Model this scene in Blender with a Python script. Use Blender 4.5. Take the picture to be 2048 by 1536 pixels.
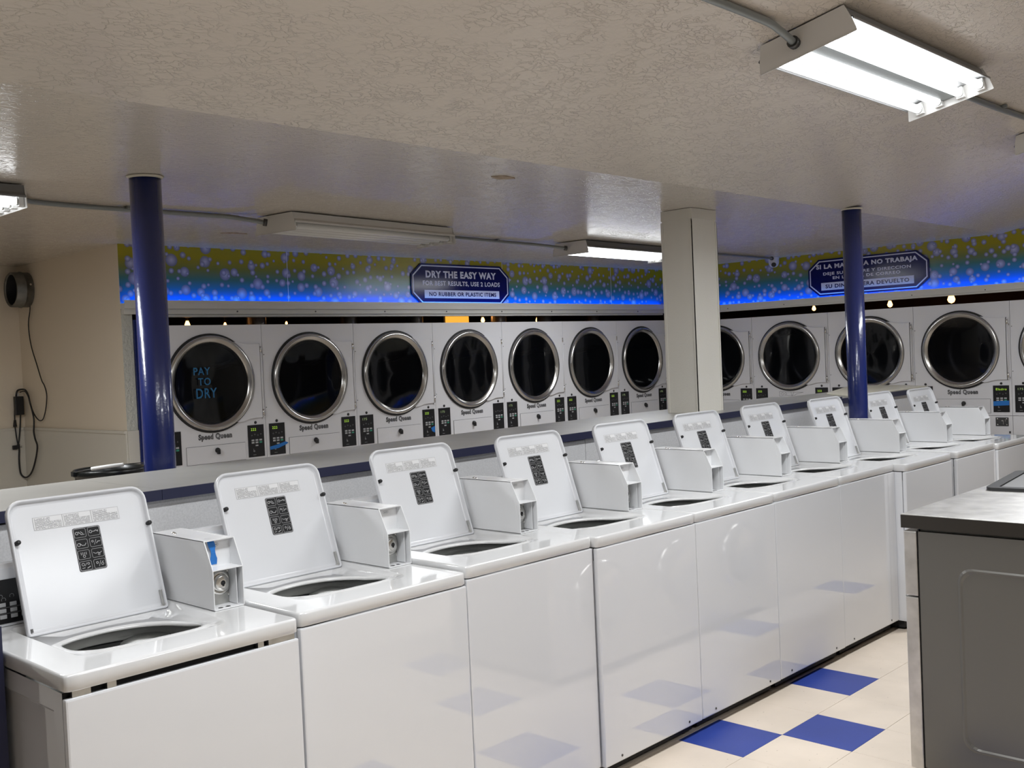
import bpy, bmesh, math, random
from mathutils import Vector, Matrix
random.seed(7)
D = bpy.data
C = bpy.context.scene.collection
for o in list(D.objects): D.objects.remove(o)

# ------------------------------------------------------------------ camera, world, exposure
S = bpy.context.scene
cam = D.objects.new('camera', D.cameras.new('camera')); C.objects.link(cam); S.camera = cam
cam.data.sensor_width = 36.0
cam.data.lens = 2091.06 / 2048 * 36.0
cam.data.clip_start = 0.02
YAW, PIT, ROL = 0.8057, -0.0269, -0.0441
fw = Vector((math.sin(YAW) * math.cos(PIT), math.cos(YAW) * math.cos(PIT), math.sin(PIT)))
rt = Vector((math.cos(YAW), -math.sin(YAW), 0)); up = rt.cross(fw)
r2 = math.cos(ROL) * rt + math.sin(ROL) * up
u2 = -math.sin(ROL) * rt + math.cos(ROL) * up
CAM = Vector((-0.9974, -2.4556, 1.6145))
cam.matrix_world = Matrix(((r2.x, u2.x, -fw.x, CAM.x), (r2.y, u2.y, -fw.y, CAM.y), (r2.z, u2.z, -fw.z, CAM.z), (0, 0, 0, 1)))

w = D.worlds.new('world'); S.world = w; w.use_nodes = True
w.node_tree.nodes['Background'].inputs[0].default_value = (0.02, 0.02, 0.025, 1)
w.node_tree.nodes['Background'].inputs[1].default_value = 0.3
S.view_settings.view_transform = 'Standard'
S.view_settings.look = 'None'
S.view_settings.gamma = 1.0
S.view_settings.use_curve_mapping = False
S.view_settings.exposure = 1.9
TUBE = 2.4
LAMP_W = 10.5         # watts of each lit fixture, thrown downwards by its reflector
#         # strength of a lit fluorescent tube
LED = 4.2            # blue LED strip on the ledge
try:
    S.cycles.max_bounces = 8; S.cycles.glossy_bounces = 5; S.cycles.transmission_bounces = 6
    S.cycles.sample_clamp_indirect = 6.0
    S.cycles.use_denoising = True
    S.cycles.caustics_reflective = False; S.cycles.caustics_refractive = False
except Exception: pass

# ------------------------------------------------------------------ materials
def lin(*c):
    return tuple(((v / 255) / 12.92 if v / 255 <= .04045 else ((v / 255 + .055) / 1.055) ** 2.4) for v in c)
MATS = {}
def mat(name, col, rough=.5, metal=0., spec=.5, emit=None, es=0., coat=0., bump=None, var=None, trans=0., aniso=None):
    """bump=(scale, strength, distance, detail)   var=(scale, amount): procedural colour variation"""
    if name in MATS: return MATS[name]
    m = D.materials.new(name); m.use_nodes = True
    nt = m.node_tree; b = nt.nodes['Principled BSDF']
    b.inputs['Base Color'].default_value = (*col, 1); b.inputs['Roughness'].default_value = rough
    b.inputs['Metallic'].default_value = metal; b.inputs['Specular IOR Level'].default_value = spec
    b.inputs['Coat Weight'].default_value = coat; b.inputs['Coat Roughness'].default_value = .03
    b.inputs['Transmission Weight'].default_value = trans
    if emit: b.inputs['Emission Color'].default_value = (*emit, 1); b.inputs['Emission Strength'].default_value = es
    tc = nt.nodes.new('ShaderNodeTexCoord')
    if var:
        n = nt.nodes.new('ShaderNodeTexNoise'); n.inputs['Scale'].default_value = var[0]; n.inputs['Detail'].default_value = 6
        mp = nt.nodes.new('ShaderNodeMapRange'); mp.inputs[1].default_value = .3; mp.inputs[2].default_value = .7
        mp.inputs[3].default_value = 1 - var[1]; mp.inputs[4].default_value = 1 + var[1]
        mx = nt.nodes.new('ShaderNodeMix'); mx.data_type = 'RGBA'; mx.blend_type = 'MULTIPLY'; mx.inputs[0].default_value = 1
        mx.inputs[6].default_value = (*col, 1)
        nt.links.new(tc.outputs['Object'], n.inputs['Vector']); nt.links.new(n.outputs['Fac'], mp.inputs[0])
        nt.links.new(mp.outputs[0], mx.inputs[7]); nt.links.new(mx.outputs[2], b.inputs['Base Color'])
    if bump:
        n = nt.nodes.new('ShaderNodeTexNoise'); n.inputs['Scale'].default_value = bump[0]; n.inputs['Detail'].default_value = bump[3] if len(bump) > 3 else 3
        bp = nt.nodes.new('ShaderNodeBump'); bp.inputs['Strength'].default_value = bump[1]; bp.inputs['Distance'].default_value = bump[2]
        nt.links.new(tc.outputs['Object'], n.inputs['Vector']); nt.links.new(n.outputs['Fac'], bp.inputs['Height']); nt.links.new(bp.outputs['Normal'], b.inputs['Normal'])
    MATS[name] = m
    return m

M_ENAMEL = mat('white_enamel', (.71, .72, .745), .035, spec=.85, coat=.4, bump=(5, .012, .02, 1))
M_DECK = mat('white_enamel_deck', (.70, .705, .71), .07, spec=.7, coat=.3)
M_LID = mat('white_enamel_lid', (.665, .675, .70), .2, bump=(5, .05, .02, 1))
M_BOX = mat('coin_box_paint', (.76, .765, .775), .25)
M_TUB = mat('tub_plastic', (.90, .90, .88), .3)
M_DRUM = mat('drum_steel', (.45, .45, .45), .3, 1.)
M_BLACK = mat('black_plastic', (.012, .012, .013), .4)
M_GLOSSBLACK = mat('black_overlay', (.008, .008, .009), .3)
M_PLATE = mat('pictogram_black', (.010, .010, .011), .5, spec=.2)
M_RUBBER = mat('black_rubber', (.015, .015, .016), .6)
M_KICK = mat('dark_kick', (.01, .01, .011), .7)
M_DRYER = mat('dryer_enamel', (.73, .73, .755), .28, bump=(220, .05, .001, 1))
M_STEEL = mat('brushed_steel', (.60, .59, .57), .4, 1., var=(14, .16), bump=(90, .12, .002, 4))
M_CHROME = mat('door_ring_steel', (.50, .49, .47), .22, 1.)
M_GALV = mat('galvanised_steel', (.52, .52, .50), .38, 1., var=(25, .15))
M_DARKMETAL = mat('dark_metal', (.10, .10, .10), .45, .8)
M_LOCK = mat('lock_chrome', (.72, .71, .68), .2, 1.)
M_NAVY = mat('navy_laminate', lin(34, 37, 64), .4)
M_COUNTER = mat('grey_laminate', (.36, .355, .335), .33, var=(7, .06))
M_SPECK = mat('speckled_laminate', (.66, .66, .67), .5, var=(160, .09))
M_POLE = mat('blue_gloss_paint', lin(28, 40, 98), .22, bump=(60, .25, .003, 3), coat=.3)
M_COL = mat('pillar_paint', (.76, .74, .68), .5, bump=(120, .25, .003, 3))
M_WALL = mat('beige_wall_paint', (.80, .71, .58), .6, bump=(60, .2, .003, 3))
M_DADO = mat('beige_dado_panel', (.68, .65, .58), .35)
M_PLASTER = mat('textured_plaster', (.60, .60, .54), .55, bump=(45, .9, .012, 5))
M_LEDGE = mat('ledge_white', (.66, .65, .61), .4)
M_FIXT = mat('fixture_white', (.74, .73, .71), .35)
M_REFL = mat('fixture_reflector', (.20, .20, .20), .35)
M_CONDUIT = mat('conduit_grey', (.26, .28, .28), .42, .5)
M_CORD = mat('black_cord', (.01, .01, .011), .5)
M_TAPE = mat('blue_tape', (.012, .16, .52), .55)
M_SIGN = mat('sign_navy', (.006, .008, .085), .14, spec=.2)
M_SIGNW = mat('sign_white', (.70, .70, .80), .3, spec=.2)
M_BADGE = mat('badge_grey', (.20, .20, .21), .35)
M_BADGEK = mat('badge_black', (.015, .015, .016), .4)
M_BTN = mat('button_grey', (.45, .46, .47), .4)
M_BTNG = mat('button_green', (.05, .30, .20), .4)
M_DIGIT = mat('led_digits_green', (.02, .05, .0), .5, emit=(.55, .9, .08), es=.2)
M_DIGITW = mat('led_digits_dim', (.02, .05, .0), .5, emit=(.6, .75, .4), es=.1)
M_TEXTG = mat('print_grey', (.36, .37, .38), .5)
M_TEXTD = mat('print_dark', (.05, .05, .055), .5)
M_PICT = mat('pictogram_silver', (.42, .42, .43), .4)
M_CREAM = mat('cream_laminate', (.72, .69, .58), .4)
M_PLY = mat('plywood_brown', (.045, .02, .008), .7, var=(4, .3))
M_SHEET = mat('duct_sheet_metal', (.35, .33, .31), .35, .9)
M_DARKROOM = mat('dark_cavity', (.02, .017, .014), .9)
M_BUCKET = mat('bucket_black', (.008, .009, .009), .3)
M_WHITEP = mat('white_plastic', (.72, .72, .70), .4)
M_CAMW = mat('camera_white', (.66, .66, .68), .35)
M_PEEL = mat('peeling_paint', (.36, .28, .20), .7, var=(30, .3))
M_SEAL = mat('caulk_cream', (.68, .63, .52), .7)
M_SIDEW = mat('room_wall_paint', (.66, .63, .58), .6)
M_LEFTW = mat('brown_wall_paint', (.15, .115, .08), .6)
M_DUCT = mat('weathered_duct', (.20, .20, .19), .45, .85, var=(20, .2))
M_EDGE = mat('dark_steel_edge', (.055, .050, .044), .3, .6)
M_PANE = mat('grey_pane', (.16, .16, .16), .45)
M_BAFFLE = mat('drum_dark', (.16, .16, .165), .4, .9)

def emis(name, col, s):
    m = D.materials.new(name); m.use_nodes = True; nt = m.node_tree
    nt.nodes.remove(nt.nodes['Principled BSDF'])
    e = nt.nodes.new('ShaderNodeEmission'); e.inputs[0].default_value = (*col, 1); e.inputs[1].default_value = s
    nt.links.new(e.outputs[0], nt.nodes['Material Output'].inputs['Surface']); return m
M_TUBEON = emis('tube_lit', (.955, .98, 1.0), TUBE)
M_TUBEOFF = mat('tube_unlit', (.80, .80, .78), .2)
M_LED = emis('blue_led', (.0, .25, 1.0), LED)
M_BULB = emis('warm_bulb', (1.0, .42, .12), 2.0)
M_GLOWP = emis('warm_lamp_pane', (1.0, .42, .05), .32)

def glass_mat():
    # smoked door glass: dark see-through pane with a mirror-like sheen
    m = D.materials.new('smoked_door_glass'); m.use_nodes = True; nt = m.node_tree
    b = nt.nodes['Principled BSDF']
    b.inputs['Base Color'].default_value = (.004, .0045, .006, 1); b.inputs['Roughness'].default_value = .04
    b.inputs['Specular IOR Level'].default_value = .55
    tr = nt.nodes.new('ShaderNodeBsdfTransparent'); tr.inputs[0].default_value = (.55, .56, .60, 1)
    mx = nt.nodes.new('ShaderNodeMixShader'); mx.inputs[0].default_value = .62
    nt.links.new(tr.outputs[0], mx.inputs[1]); nt.links.new(b.outputs[0], mx.inputs[2])
    nt.links.new(mx.outputs[0], nt.nodes['Material Output'].inputs['Surface'])
    return m
M_GLASS = glass_mat()

def ceiling_mat():
    m = D.materials.new('knockdown_ceiling_paint'); m.use_nodes = True; nt = m.node_tree; L = nt.links.new
    b = nt.nodes['Principled BSDF']
    b.inputs['Base Color'].default_value = (.66, .60, .525, 1); b.inputs['Roughness'].default_value = .17
    b.inputs['Specular IOR Level'].default_value = .5
    tc = nt.nodes.new('ShaderNodeTexCoord')
    mp = nt.nodes.new('ShaderNodeMapping'); mp.inputs['Scale'].default_value = (.75, 1.25, 1); mp.inputs['Rotation'].default_value = (0, 0, .5)
    L(tc.outputs['Object'], mp.inputs[0])
    wn = nt.nodes.new('ShaderNodeTexNoise'); wn.inputs['Scale'].default_value = 14; wn.inputs['Detail'].default_value = 4
    L(mp.outputs[0], wn.inputs['Vector'])
    ad = nt.nodes.new('ShaderNodeMix'); ad.data_type = 'RGBA'; ad.blend_type = 'LINEAR_LIGHT'; ad.inputs[0].default_value = .09
    L(mp.outputs[0], ad.inputs[6]); L(wn.outputs['Color'], ad.inputs[7])
    v = nt.nodes.new('ShaderNodeTexVoronoi'); v.feature = 'DISTANCE_TO_EDGE'; v.inputs['Scale'].default_value = 22
    L(ad.outputs[2], v.inputs['Vector'])
    rg = nt.nodes.new('ShaderNodeMapRange'); rg.inputs[1].default_value = 0; rg.inputs[2].default_value = .07; rg.inputs[3].default_value = 1; rg.inputs[4].default_value = 0
    L(v.outputs['Distance'], rg.inputs[0])
    mk = nt.nodes.new('ShaderNodeTexNoise'); mk.inputs['Scale'].default_value = 9; mk.inputs['Detail'].default_value = 2
    L(tc.outputs['Object'], mk.inputs['Vector'])
    mr = nt.nodes.new('ShaderNodeMapRange'); mr.inputs[1].default_value = .36; mr.inputs[2].default_value = .60
    L(mk.outputs['Fac'], mr.inputs[0])
    mu = nt.nodes.new('ShaderNodeMath'); mu.operation = 'MULTIPLY'; L(rg.outputs[0], mu.inputs[0]); L(mr.outputs[0], mu.inputs[1])
    n2 = nt.nodes.new('ShaderNodeTexNoise'); n2.inputs['Scale'].default_value = 48; n2.inputs['Detail'].default_value = 4; L(mp.outputs[0], n2.inputs['Vector'])
    a2 = nt.nodes.new('ShaderNodeMath'); a2.operation = 'MULTIPLY_ADD'; a2.inputs[1].default_value = .55; L(n2.outputs['Fac'], a2.inputs[0]); L(mu.outputs[0], a2.inputs[2])
    bp = nt.nodes.new('ShaderNodeBump'); bp.inputs['Strength'].default_value = .5; bp.inputs['Distance'].default_value = .006
    L(a2.outputs[0], bp.inputs['Height']); L(bp.outputs['Normal'], b.inputs['Normal'])
    return m
M_CEIL = ceiling_mat()

def tile_mat(name, col, speck, amount):
    m = D.materials.new(name); m.use_nodes = True; nt = m.node_tree; L = nt.links.new
    b = nt.nodes['Principled BSDF']; b.inputs['Roughness'].default_value = .33
    tc = nt.nodes.new('ShaderNodeTexCoord')
    geo = nt.nodes.new('ShaderNodeNewGeometry')
    n = nt.nodes.new('ShaderNodeTexNoise'); n.inputs['Scale'].default_value = 55; n.inputs['Detail'].default_value = 5; L(geo.outputs['Position'], n.inputs['Vector'])
    n3 = nt.nodes.new('ShaderNodeTexNoise'); n3.inputs['Scale'].default_value = 3.2; n3.inputs['Detail'].default_value = 4; L(geo.outputs['Position'], n3.inputs['Vector'])
    v = nt.nodes.new('ShaderNodeTexVoronoi'); v.inputs['Scale'].default_value = 42; L(geo.outputs['Position'], v.inputs['Vector'])
    sp = nt.nodes.new('ShaderNodeMapRange'); sp.inputs[1].default_value = .05; sp.inputs[2].default_value = .13; sp.inputs[3].default_value = 1; sp.inputs[4].default_value = 0; L(v.outputs['Distance'], sp.inputs[0])
    m1 = nt.nodes.new('ShaderNodeMapRange'); m1.inputs[1].default_value = .52; m1.inputs[2].default_value = .62; L(n.outputs['Fac'], m1.inputs[0])
    mm = nt.nodes.new('ShaderNodeMath'); mm.operation = 'MULTIPLY'; L(sp.outputs[0], mm.inputs[0]); L(m1.outputs[0], mm.inputs[1])
    mv = nt.nodes.new('ShaderNodeMapRange'); mv.inputs[1].default_value = .3; mv.inputs[2].default_value = .7; mv.inputs[3].default_value = 1 - amount; mv.inputs[4].default_value = 1 + amount * .6; L(n3.outputs['Fac'], mv.inputs[0])
    mx = nt.nodes.new('ShaderNodeMix'); mx.data_type = 'RGBA'; mx.blend_type = 'MULTIPLY'; mx.inputs[0].default_value = 1
    mx.inputs[6].default_value = (*col, 1); L(mv.outputs[0], mx.inputs[7])
    m2 = nt.nodes.new('ShaderNodeMix'); m2.data_type = 'RGBA'; L(mm.outputs[0], m2.inputs[0]); L(mx.outputs[2], m2.inputs[6]); m2.inputs[7].default_value = (*speck, 1)
    L(m2.outputs[2], b.inputs['Base Color'])
    return m
M_TILE = tile_mat('beige_vinyl_tile', (.75, .65, .545), (.22, .17, .12), .10)
M_TILEB = tile_mat('blue_vinyl_tile', lin(50, 70, 150), lin(60, 85, 180), .10)
M_GROUT = mat('floor_underlay', (.25, .21, .17), .7)

def bubble_mat(name, axis):
    # flat print of the wall graphic: colour bands with floating bubbles
    m = D.materials.new(name); m.use_nodes = True; nt = m.node_tree; L = nt.links.new
    b = nt.nodes['Principled BSDF']; b.inputs['Roughness'].default_value = .25
    geo = nt.nodes.new('ShaderNodeNewGeometry'); sx = nt.nodes.new('ShaderNodeSeparateXYZ'); L(geo.outputs['Position'], sx.inputs[0])
    cb = nt.nodes.new('ShaderNodeCombineXYZ'); L(sx.outputs[axis], cb.inputs[0]); L(sx.outputs['Z'], cb.inputs[1])
    mr = nt.nodes.new('ShaderNodeMapRange'); mr.inputs[1].default_value = 2.05; mr.inputs[2].default_value = 2.44; L(sx.outputs['Z'], mr.inputs[0])
    cr = nt.nodes.new('ShaderNodeValToRGB'); L(mr.outputs[0], cr.inputs[0])
    e = cr.color_ramp.elements
    e[0].position = 0.; e[0].color = (.0, .16, .85, 1)
    e[1].position = 1.; e[1].color = (.40, .33, .01, 1)
    for p, c in ((.13, (.0, .17, .74)), (.28, (.02, .20, .42)), (.46, (.06, .19, .17)), (.64, (.20, .22, .05)), (.84, (.38, .31, .01))):
        q = e.new(p); q.color = (*c, 1)
    cur = cr.outputs[0]
    for k, (sc, rlo, rhi) in enumerate(((7.5, .16, .34), (13.0, .14, .30))):
        v = nt.nodes.new('ShaderNodeTexVoronoi'); v.voronoi_dimensions = '2D'; v.inputs['Scale'].default_value = sc; v.inputs['Randomness'].default_value = .8
        of = nt.nodes.new('ShaderNodeVectorMath'); of.operation = 'ADD'; of.inputs[1].default_value = (3.7 * k, 1.9 * k, 0)
        L(cb.outputs[0], of.inputs[0]); L(of.outputs[0], v.inputs['Vector'])
        sc2 = nt.nodes.new('ShaderNodeSeparateColor'); L(v.outputs['Color'], sc2.inputs[0])
        rr = nt.nodes.new('ShaderNodeMapRange'); rr.inputs[3].default_value = rlo; rr.inputs[4].default_value = rhi; L(sc2.outputs[0], rr.inputs[0])
        dv = nt.nodes.new('ShaderNodeMath'); dv.operation = 'DIVIDE'; L(v.outputs['Distance'], dv.inputs[0]); L(rr.outputs[0], dv.inputs[1])
        al = nt.nodes.new('ShaderNodeMapRange'); al.inputs[1].default_value = .9; al.inputs[2].default_value = 1.03; al.inputs[3].default_value = .88; al.inputs[4].default_value = 0; L(dv.outputs[0], al.inputs[0])
        cc = nt.nodes.new('ShaderNodeValToRGB'); L(dv.outputs[0], cc.inputs[0]); g = cc.color_ramp.elements
        g[0].position = 0; g[0].color = (.62, .62, .80, 1); g[1].position = 1; g[1].color = (.16, .18, .32, 1)
        q = g.new(.45); q.color = (.40, .40, .60, 1)
        mx = nt.nodes.new('ShaderNodeMix'); mx.data_type = 'RGBA'; L(al.outputs[0], mx.inputs[0]); L(cur, mx.inputs[6]); L(cc.outputs[0], mx.inputs[7])
        cur = mx.outputs[2]
    L(cur, b.inputs['Base Color'])
    return m
M_BUBX = bubble_mat('bubble_print_back', 'X')
M_BUBY = bubble_mat('bubble_print_right', 'Y')

def label_mat():
    # small print of the warning sticker (flat lettering too small to read)
    m = D.materials.new('sticker_print'); m.use_nodes = True; nt = m.node_tree; L = nt.links.new
    b = nt.nodes['Principled BSDF']; b.inputs['Roughness'].default_value = .35
    tc = nt.nodes.new('ShaderNodeTexCoord'); s = nt.nodes.new('ShaderNodeSeparateXYZ'); L(tc.outputs['UV'], s.inputs[0])
    def mth(op, a, bb=None, c=None):
        n = nt.nodes.new('ShaderNodeMath'); n.operation = op
        for i, x in enumerate((a, bb, c)):
            if x is None: continue
            if isinstance(x, (int, float)): n.inputs[i].default_value = x
            else: L(x, n.inputs[i])
        return n.outputs[0]
    U, V = s.outputs[0], s.outputs[1]
    lines = mth('LESS_THAN', mth('FRACT', mth('MULTIPLY', V, 13.0)), .55)
    row = mth('FLOOR', mth('MULTIPLY', V, 13.0))
    cv = nt.nodes.new('ShaderNodeCombineXYZ'); L(mth('MULTIPLY', U, 60.0), cv.inputs[0]); L(mth('MULTIPLY', row, 7.3), cv.inputs[1])
    n = nt.nodes.new('ShaderNodeTexNoise'); n.inputs['Scale'].default_value = 1.6; L(cv.outputs[0], n.inputs['Vector'])
    words = mth('GREATER_THAN', n.outputs['Fac'], .42)
    bu = mth('FRACT', mth('MULTIPLY', U, 3.0))
    inb = mth('MULTIPLY', mth('GREATER_THAN', bu, .05), mth('LESS_THAN', bu, .95))
    inv = mth('MULTIPLY', mth('GREATER_THAN', V, .05), mth('LESS_THAN', V, .93))
    head = mth('MULTIPLY', mth('GREATER_THAN', V, .62), mth('GREATER_THAN', bu, .58))
    ink = mth('MULTIPLY', mth('MULTIPLY', mth('MULTIPLY', lines, words), mth('MULTIPLY', inb, inv)), mth('SUBTRACT', 1.0, head))
    edge = mth('MAXIMUM', mth('MAXIMUM', mth('LESS_THAN', bu, .018), mth('GREATER_THAN', bu, .985)), mth('MAXIMUM', mth('LESS_THAN', V, .04), mth('GREATER_THAN', V, .965)))
    f = mth('MINIMUM', mth('ADD', mth('MULTIPLY', ink, .72), mth('MULTIPLY', edge, .45)), .8)
    mx = nt.nodes.new('ShaderNodeMix'); mx.data_type = 'RGBA'; L(f, mx.inputs[0]); mx.inputs[6].default_value = (.68, .68, .69, 1); mx.inputs[7].default_value = (.05, .05, .055, 1)
    L(mx.outputs[2], b.inputs['Base Color'])
    return m
M_STICK = label_mat()

# ------------------------------------------------------------------ mesh helpers
class MB:
    def __init__(s): s.v = []; s.f = []; s.smooth = set()
    def add(s, vs, fs, smooth=False):
        n = len(s.v); s.v += [tuple(p) for p in vs]
        for f in fs:
            if smooth: s.smooth.add(len(s.f))
            s.f.append([i + n for i in f])
        return s
    def box(s, x0, x1, y0, y1, z0, z1, c=0.):
        if c <= 0:
            P = [(x0, y0, z0), (x1, y0, z0), (x1, y1, z0), (x0, y1, z0), (x0, y0, z1), (x1, y0, z1), (x1, y1, z1), (x0, y1, z1)]
            return s.add(P, [(0, 3, 2, 1), (4, 5, 6, 7), (0, 1, 5, 4), (1, 2, 6, 5), (2, 3, 7, 6), (3, 0, 4, 7)])
        bm = bmesh.new(); bmesh.ops.create_cube(bm, size=1)
        for v in bm.verts: v.co = Vector(((x0 + x1) / 2 + v.co.x * (x1 - x0), (y0 + y1) / 2 + v.co.y * (y1 - y0), (z0 + z1) / 2 + v.co.z * (z1 - z0)))
        bmesh.ops.bevel(bm, geom=bm.edges[:], offset=c, segments=2, affect='EDGES', profile=.6)
        return s.frombm(bm)
    def frombm(s, bm, smooth=False):
        bm.verts.index_update()
        s.add([v.co[:] for v in bm.verts], [[v.index for v in f.verts] for f in bm.faces], smooth); bm.free(); return s
    def loops(s, L, closed=True, cap0=False, cap1=False, smooth=False):
        n = len(L[0]); vs = [p for l in L for p in l]; fs = []
        for k in range(len(L) - 1):
            for i in range(n if closed else n - 1):
                j = (i + 1) % n
                fs.append((k * n + i, k * n + j, (k + 1) * n + j, (k + 1) * n + i))
        s.add(vs, fs, smooth)
        if cap0: s.add(L[0], [tuple(range(n))[::-1]])
        if cap1: s.add(L[-1], [tuple(range(n))])
        return s
    def prism(s, poly, h0, h1, ax='z', c=0.):
        def P(a, b, h): return (a, b, h) if ax == 'z' else ((h, a, b) if ax == 'x' else (a, h, b))
        return s.loops([[P(a, b, h0) for a, b in poly], [P(a, b, h1) for a, b in poly]], cap0=True, cap1=True)
    def cyl(s, p0, p1, r, n=16, r1=None, caps=True, smooth=True):
        p0 = Vector(p0); p1 = Vector(p1); d = (p1 - p0).normalized()
        a = d.orthogonal().normalized(); b = d.cross(a); r1 = r if r1 is None else r1
        l0 = [p0 + r * (math.cos(t) * a + math.sin(t) * b) for t in [2 * math.pi * i / n for i in range(n)]]
        l1 = [p1 + r1 * (math.cos(t) * a + math.sin(t) * b) for t in [2 * math.pi * i / n for i in range(n)]]
        s.loops([l0, l1], smooth=smooth)
        if caps: s.add(l0, [tuple(range(n))[::-1]]); s.add(l1, [tuple(range(n))])
        return s
    def lathe(s, prof, c, axis='z', n=32, sgn=1, smooth=True, a0=0., a1=2 * math.pi):
        """prof: list of (radius, height along axis)"""
        full = abs(a1 - a0 - 2 * math.pi) < 1e-6; m = n if full else n + 1; L = []
        for r, h in prof:
            ring = []
            for i in range(m):
                t = a0 + (a1 - a0) * i / n; p, q = r * math.cos(t), r * math.sin(t)
                if axis == 'z': ring.append((c[0] + p, c[1] + q, c[2] + h))
                elif axis == 'y': ring.append((c[0] + p, c[1] + h, c[2] + q))
                else: ring.append((c[0] + h, c[1] + p, c[2] + q))
            L.append(ring)
        return s.loops(L, closed=full, smooth=smooth)
    def tube(s, pts, r, n=8, caps=True):
        pts = [Vector(p) for p in pts]; L = []; a = None
        for i, p in enumerate(pts):
            d = (pts[min(i + 1, len(pts) - 1)] - pts[max(i - 1, 0)]).normalized()
            a = d.orthogonal().normalized() if a is None else (a - d * a.dot(d)).normalized()
            b = d.cross(a)
            L.append([p + r * (math.cos(t) * a + math.sin(t) * b) for t in [2 * math.pi * k / n for k in range(n)]])
        s.loops(L, smooth=True)
        if caps: s.add(L[0], [tuple(range(n))[::-1]]); s.add(L[-1], [tuple(range(n))])
        return s
    def build(s, name, m, parent=None, loc=(0, 0, 0), rot=(0, 0, 0), bevel=0., uv=None):
        me = D.meshes.new(name); me.from_pydata([tuple(v) for v in s.v], [], s.f)
        if s.smooth: me.polygons.foreach_set('use_smooth', [i in s.smooth for i in range(len(s.f))])
        bm = bmesh.new(); bm.from_mesh(me); bmesh.ops.remove_doubles(bm, verts=bm.verts, dist=1e-5); bmesh.ops.recalc_face_normals(bm, faces=bm.faces); bm.to_mesh(me); bm.free()
        me.materials.append(m); o = D.objects.new(name, me); C.objects.link(o)
        o.parent = parent; o.location = loc; o.rotation_euler = rot
        if bevel:
            md = o.modifiers.new('bevel', 'BEVEL'); md.width = bevel; md.segments = 2; md.limit_method = 'ANGLE'
        return o
def spline(pts, k=6, closed=False):
    P = [Vector(p) for p in pts]; n = len(P); out = []
    for i in range(n if closed else n - 1):
        if closed: a, b, c, d = P[(i - 1) % n], P[i], P[(i + 1) % n], P[(i + 2) % n]
        else: a, b, c, d = P[max(i - 1, 0)], P[i], P[i + 1], P[min(i + 2, n - 1)]
        for j in range(k):
            t = j / k
            out.append(.5 * ((2 * b) + (c - a) * t + (2 * a - 5 * b + 4 * c - d) * t * t + (3 * b - 3 * c + d - a) * t ** 3))
    if not closed: out.append(P[-1])
    return out
def rrect(x0, x1, y0, y1, r, k=4):
    rs = r if isinstance(r, (list, tuple)) else [r] * 4   # order: (x1,y0) (x1,y1) (x0,y1) (x0,y0)
    out = []
    for (cx, cy, sx, sy, a0), q in zip(((x1, y0, -1, 1, -90), (x1, y1, -1, -1, 0), (x0, y1, 1, -1, 90), (x0, y0, 1, 1, 180)), rs):
        for i in range(k + 1):
            t = math.radians(a0 + 90 * i / k); out.append((cx + sx * q + q * math.cos(t), cy + sy * q + q * math.sin(t)))
    return out
def thing(name, label, cat, loc=(0, 0, 0), rz=0., group=None):
    o = D.objects.new(name, None); C.objects.link(o); o.location = loc; o.rotation_euler = (0, 0, rz); o.empty_display_size = .05
    o['label'] = label; o['category'] = cat
    if group: o['group'] = group
    return o
def tag(o, label, cat, group=None):
    o['label'] = label; o['category'] = cat
    if group: o['group'] = group
    return o
def struct(o): o['kind'] = 'structure'; return o
def dup(root, loc=None, rz=None, label=None):
    def cp(o, p):
        c = o.copy(); C.objects.link(c); c.parent = p
        for k in [x for x in KIDS.get(o, o.children)]: cp(k, c)
        return c
    r = cp(root, None)
    if loc is not None: r.location = loc
    if rz is not None: r.rotation_euler = (0, 0, rz)
    if label: r['label'] = label
    return r
KIDS = {}
FONT = None
def text_mb(txt, x0, x1, z0, z1, y, bold=.012, depth=.001, outline=False, plane='xz', slant=0., words=False):
    """lettering fitted into the box x0..x1, z0..z1 facing -y"""
    cu = D.curves.new('lettering', 'FONT'); cu.body = txt; cu.size = 1; cu.offset = bold; cu.extrude = 0; cu.shear = slant; cu.space_character = 1.12; cu.resolution_u = 3
    o = D.objects.new('lettering_tmp', cu); C.objects.link(o)
    dg = bpy.context.evaluated_depsgraph_get(); me = D.meshes.new_from_object(o.evaluated_get(dg))
    vs = [v.co.copy() for v in me.vertices]; fs = [list(p.vertices) for p in me.polygons]
    D.objects.remove(o); D.curves.remove(cu); D.meshes.remove(me)
    ax, bx = min(v.x for v in vs), max(v.x for v in vs); az, bz = min(v.y for v in vs), max(v.y for v in vs)
    if words:
        # one mesh per word: group the faces by the gaps between words
        items = sorted((min(vs[i].x for i in f), max(vs[i].x for i in f), f) for f in fs); cl = []
        for a, b, f in items:
            if cl and a - cl[-1][0] < .21: cl[-1][0] = max(cl[-1][0], b); cl[-1][1].append(f)
            else: cl.append([b, [f]])
        out = []
        for _, ff in cl:
            m = MB(); P = [(x0 + (v.x - ax) / (bx - ax) * (x1 - x0), y, z0 + (v.y - az) / (bz - az) * (z1 - z0)) for v in vs]
            ids = sorted({i for f in ff for i in f}); mp = {i: k for k, i in enumerate(ids)}
            m.add([P[i] for i in ids], [[mp[i] for i in f] for f in ff]); out.append(m)
        return out
    mb = MB()
    mb.add([(x0 + (v.x - ax) / (bx - ax) * (x1 - x0), y, z0 + (v.y - az) / (bz - az) * (z1 - z0)) for v in vs], fs)
    return mb
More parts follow.
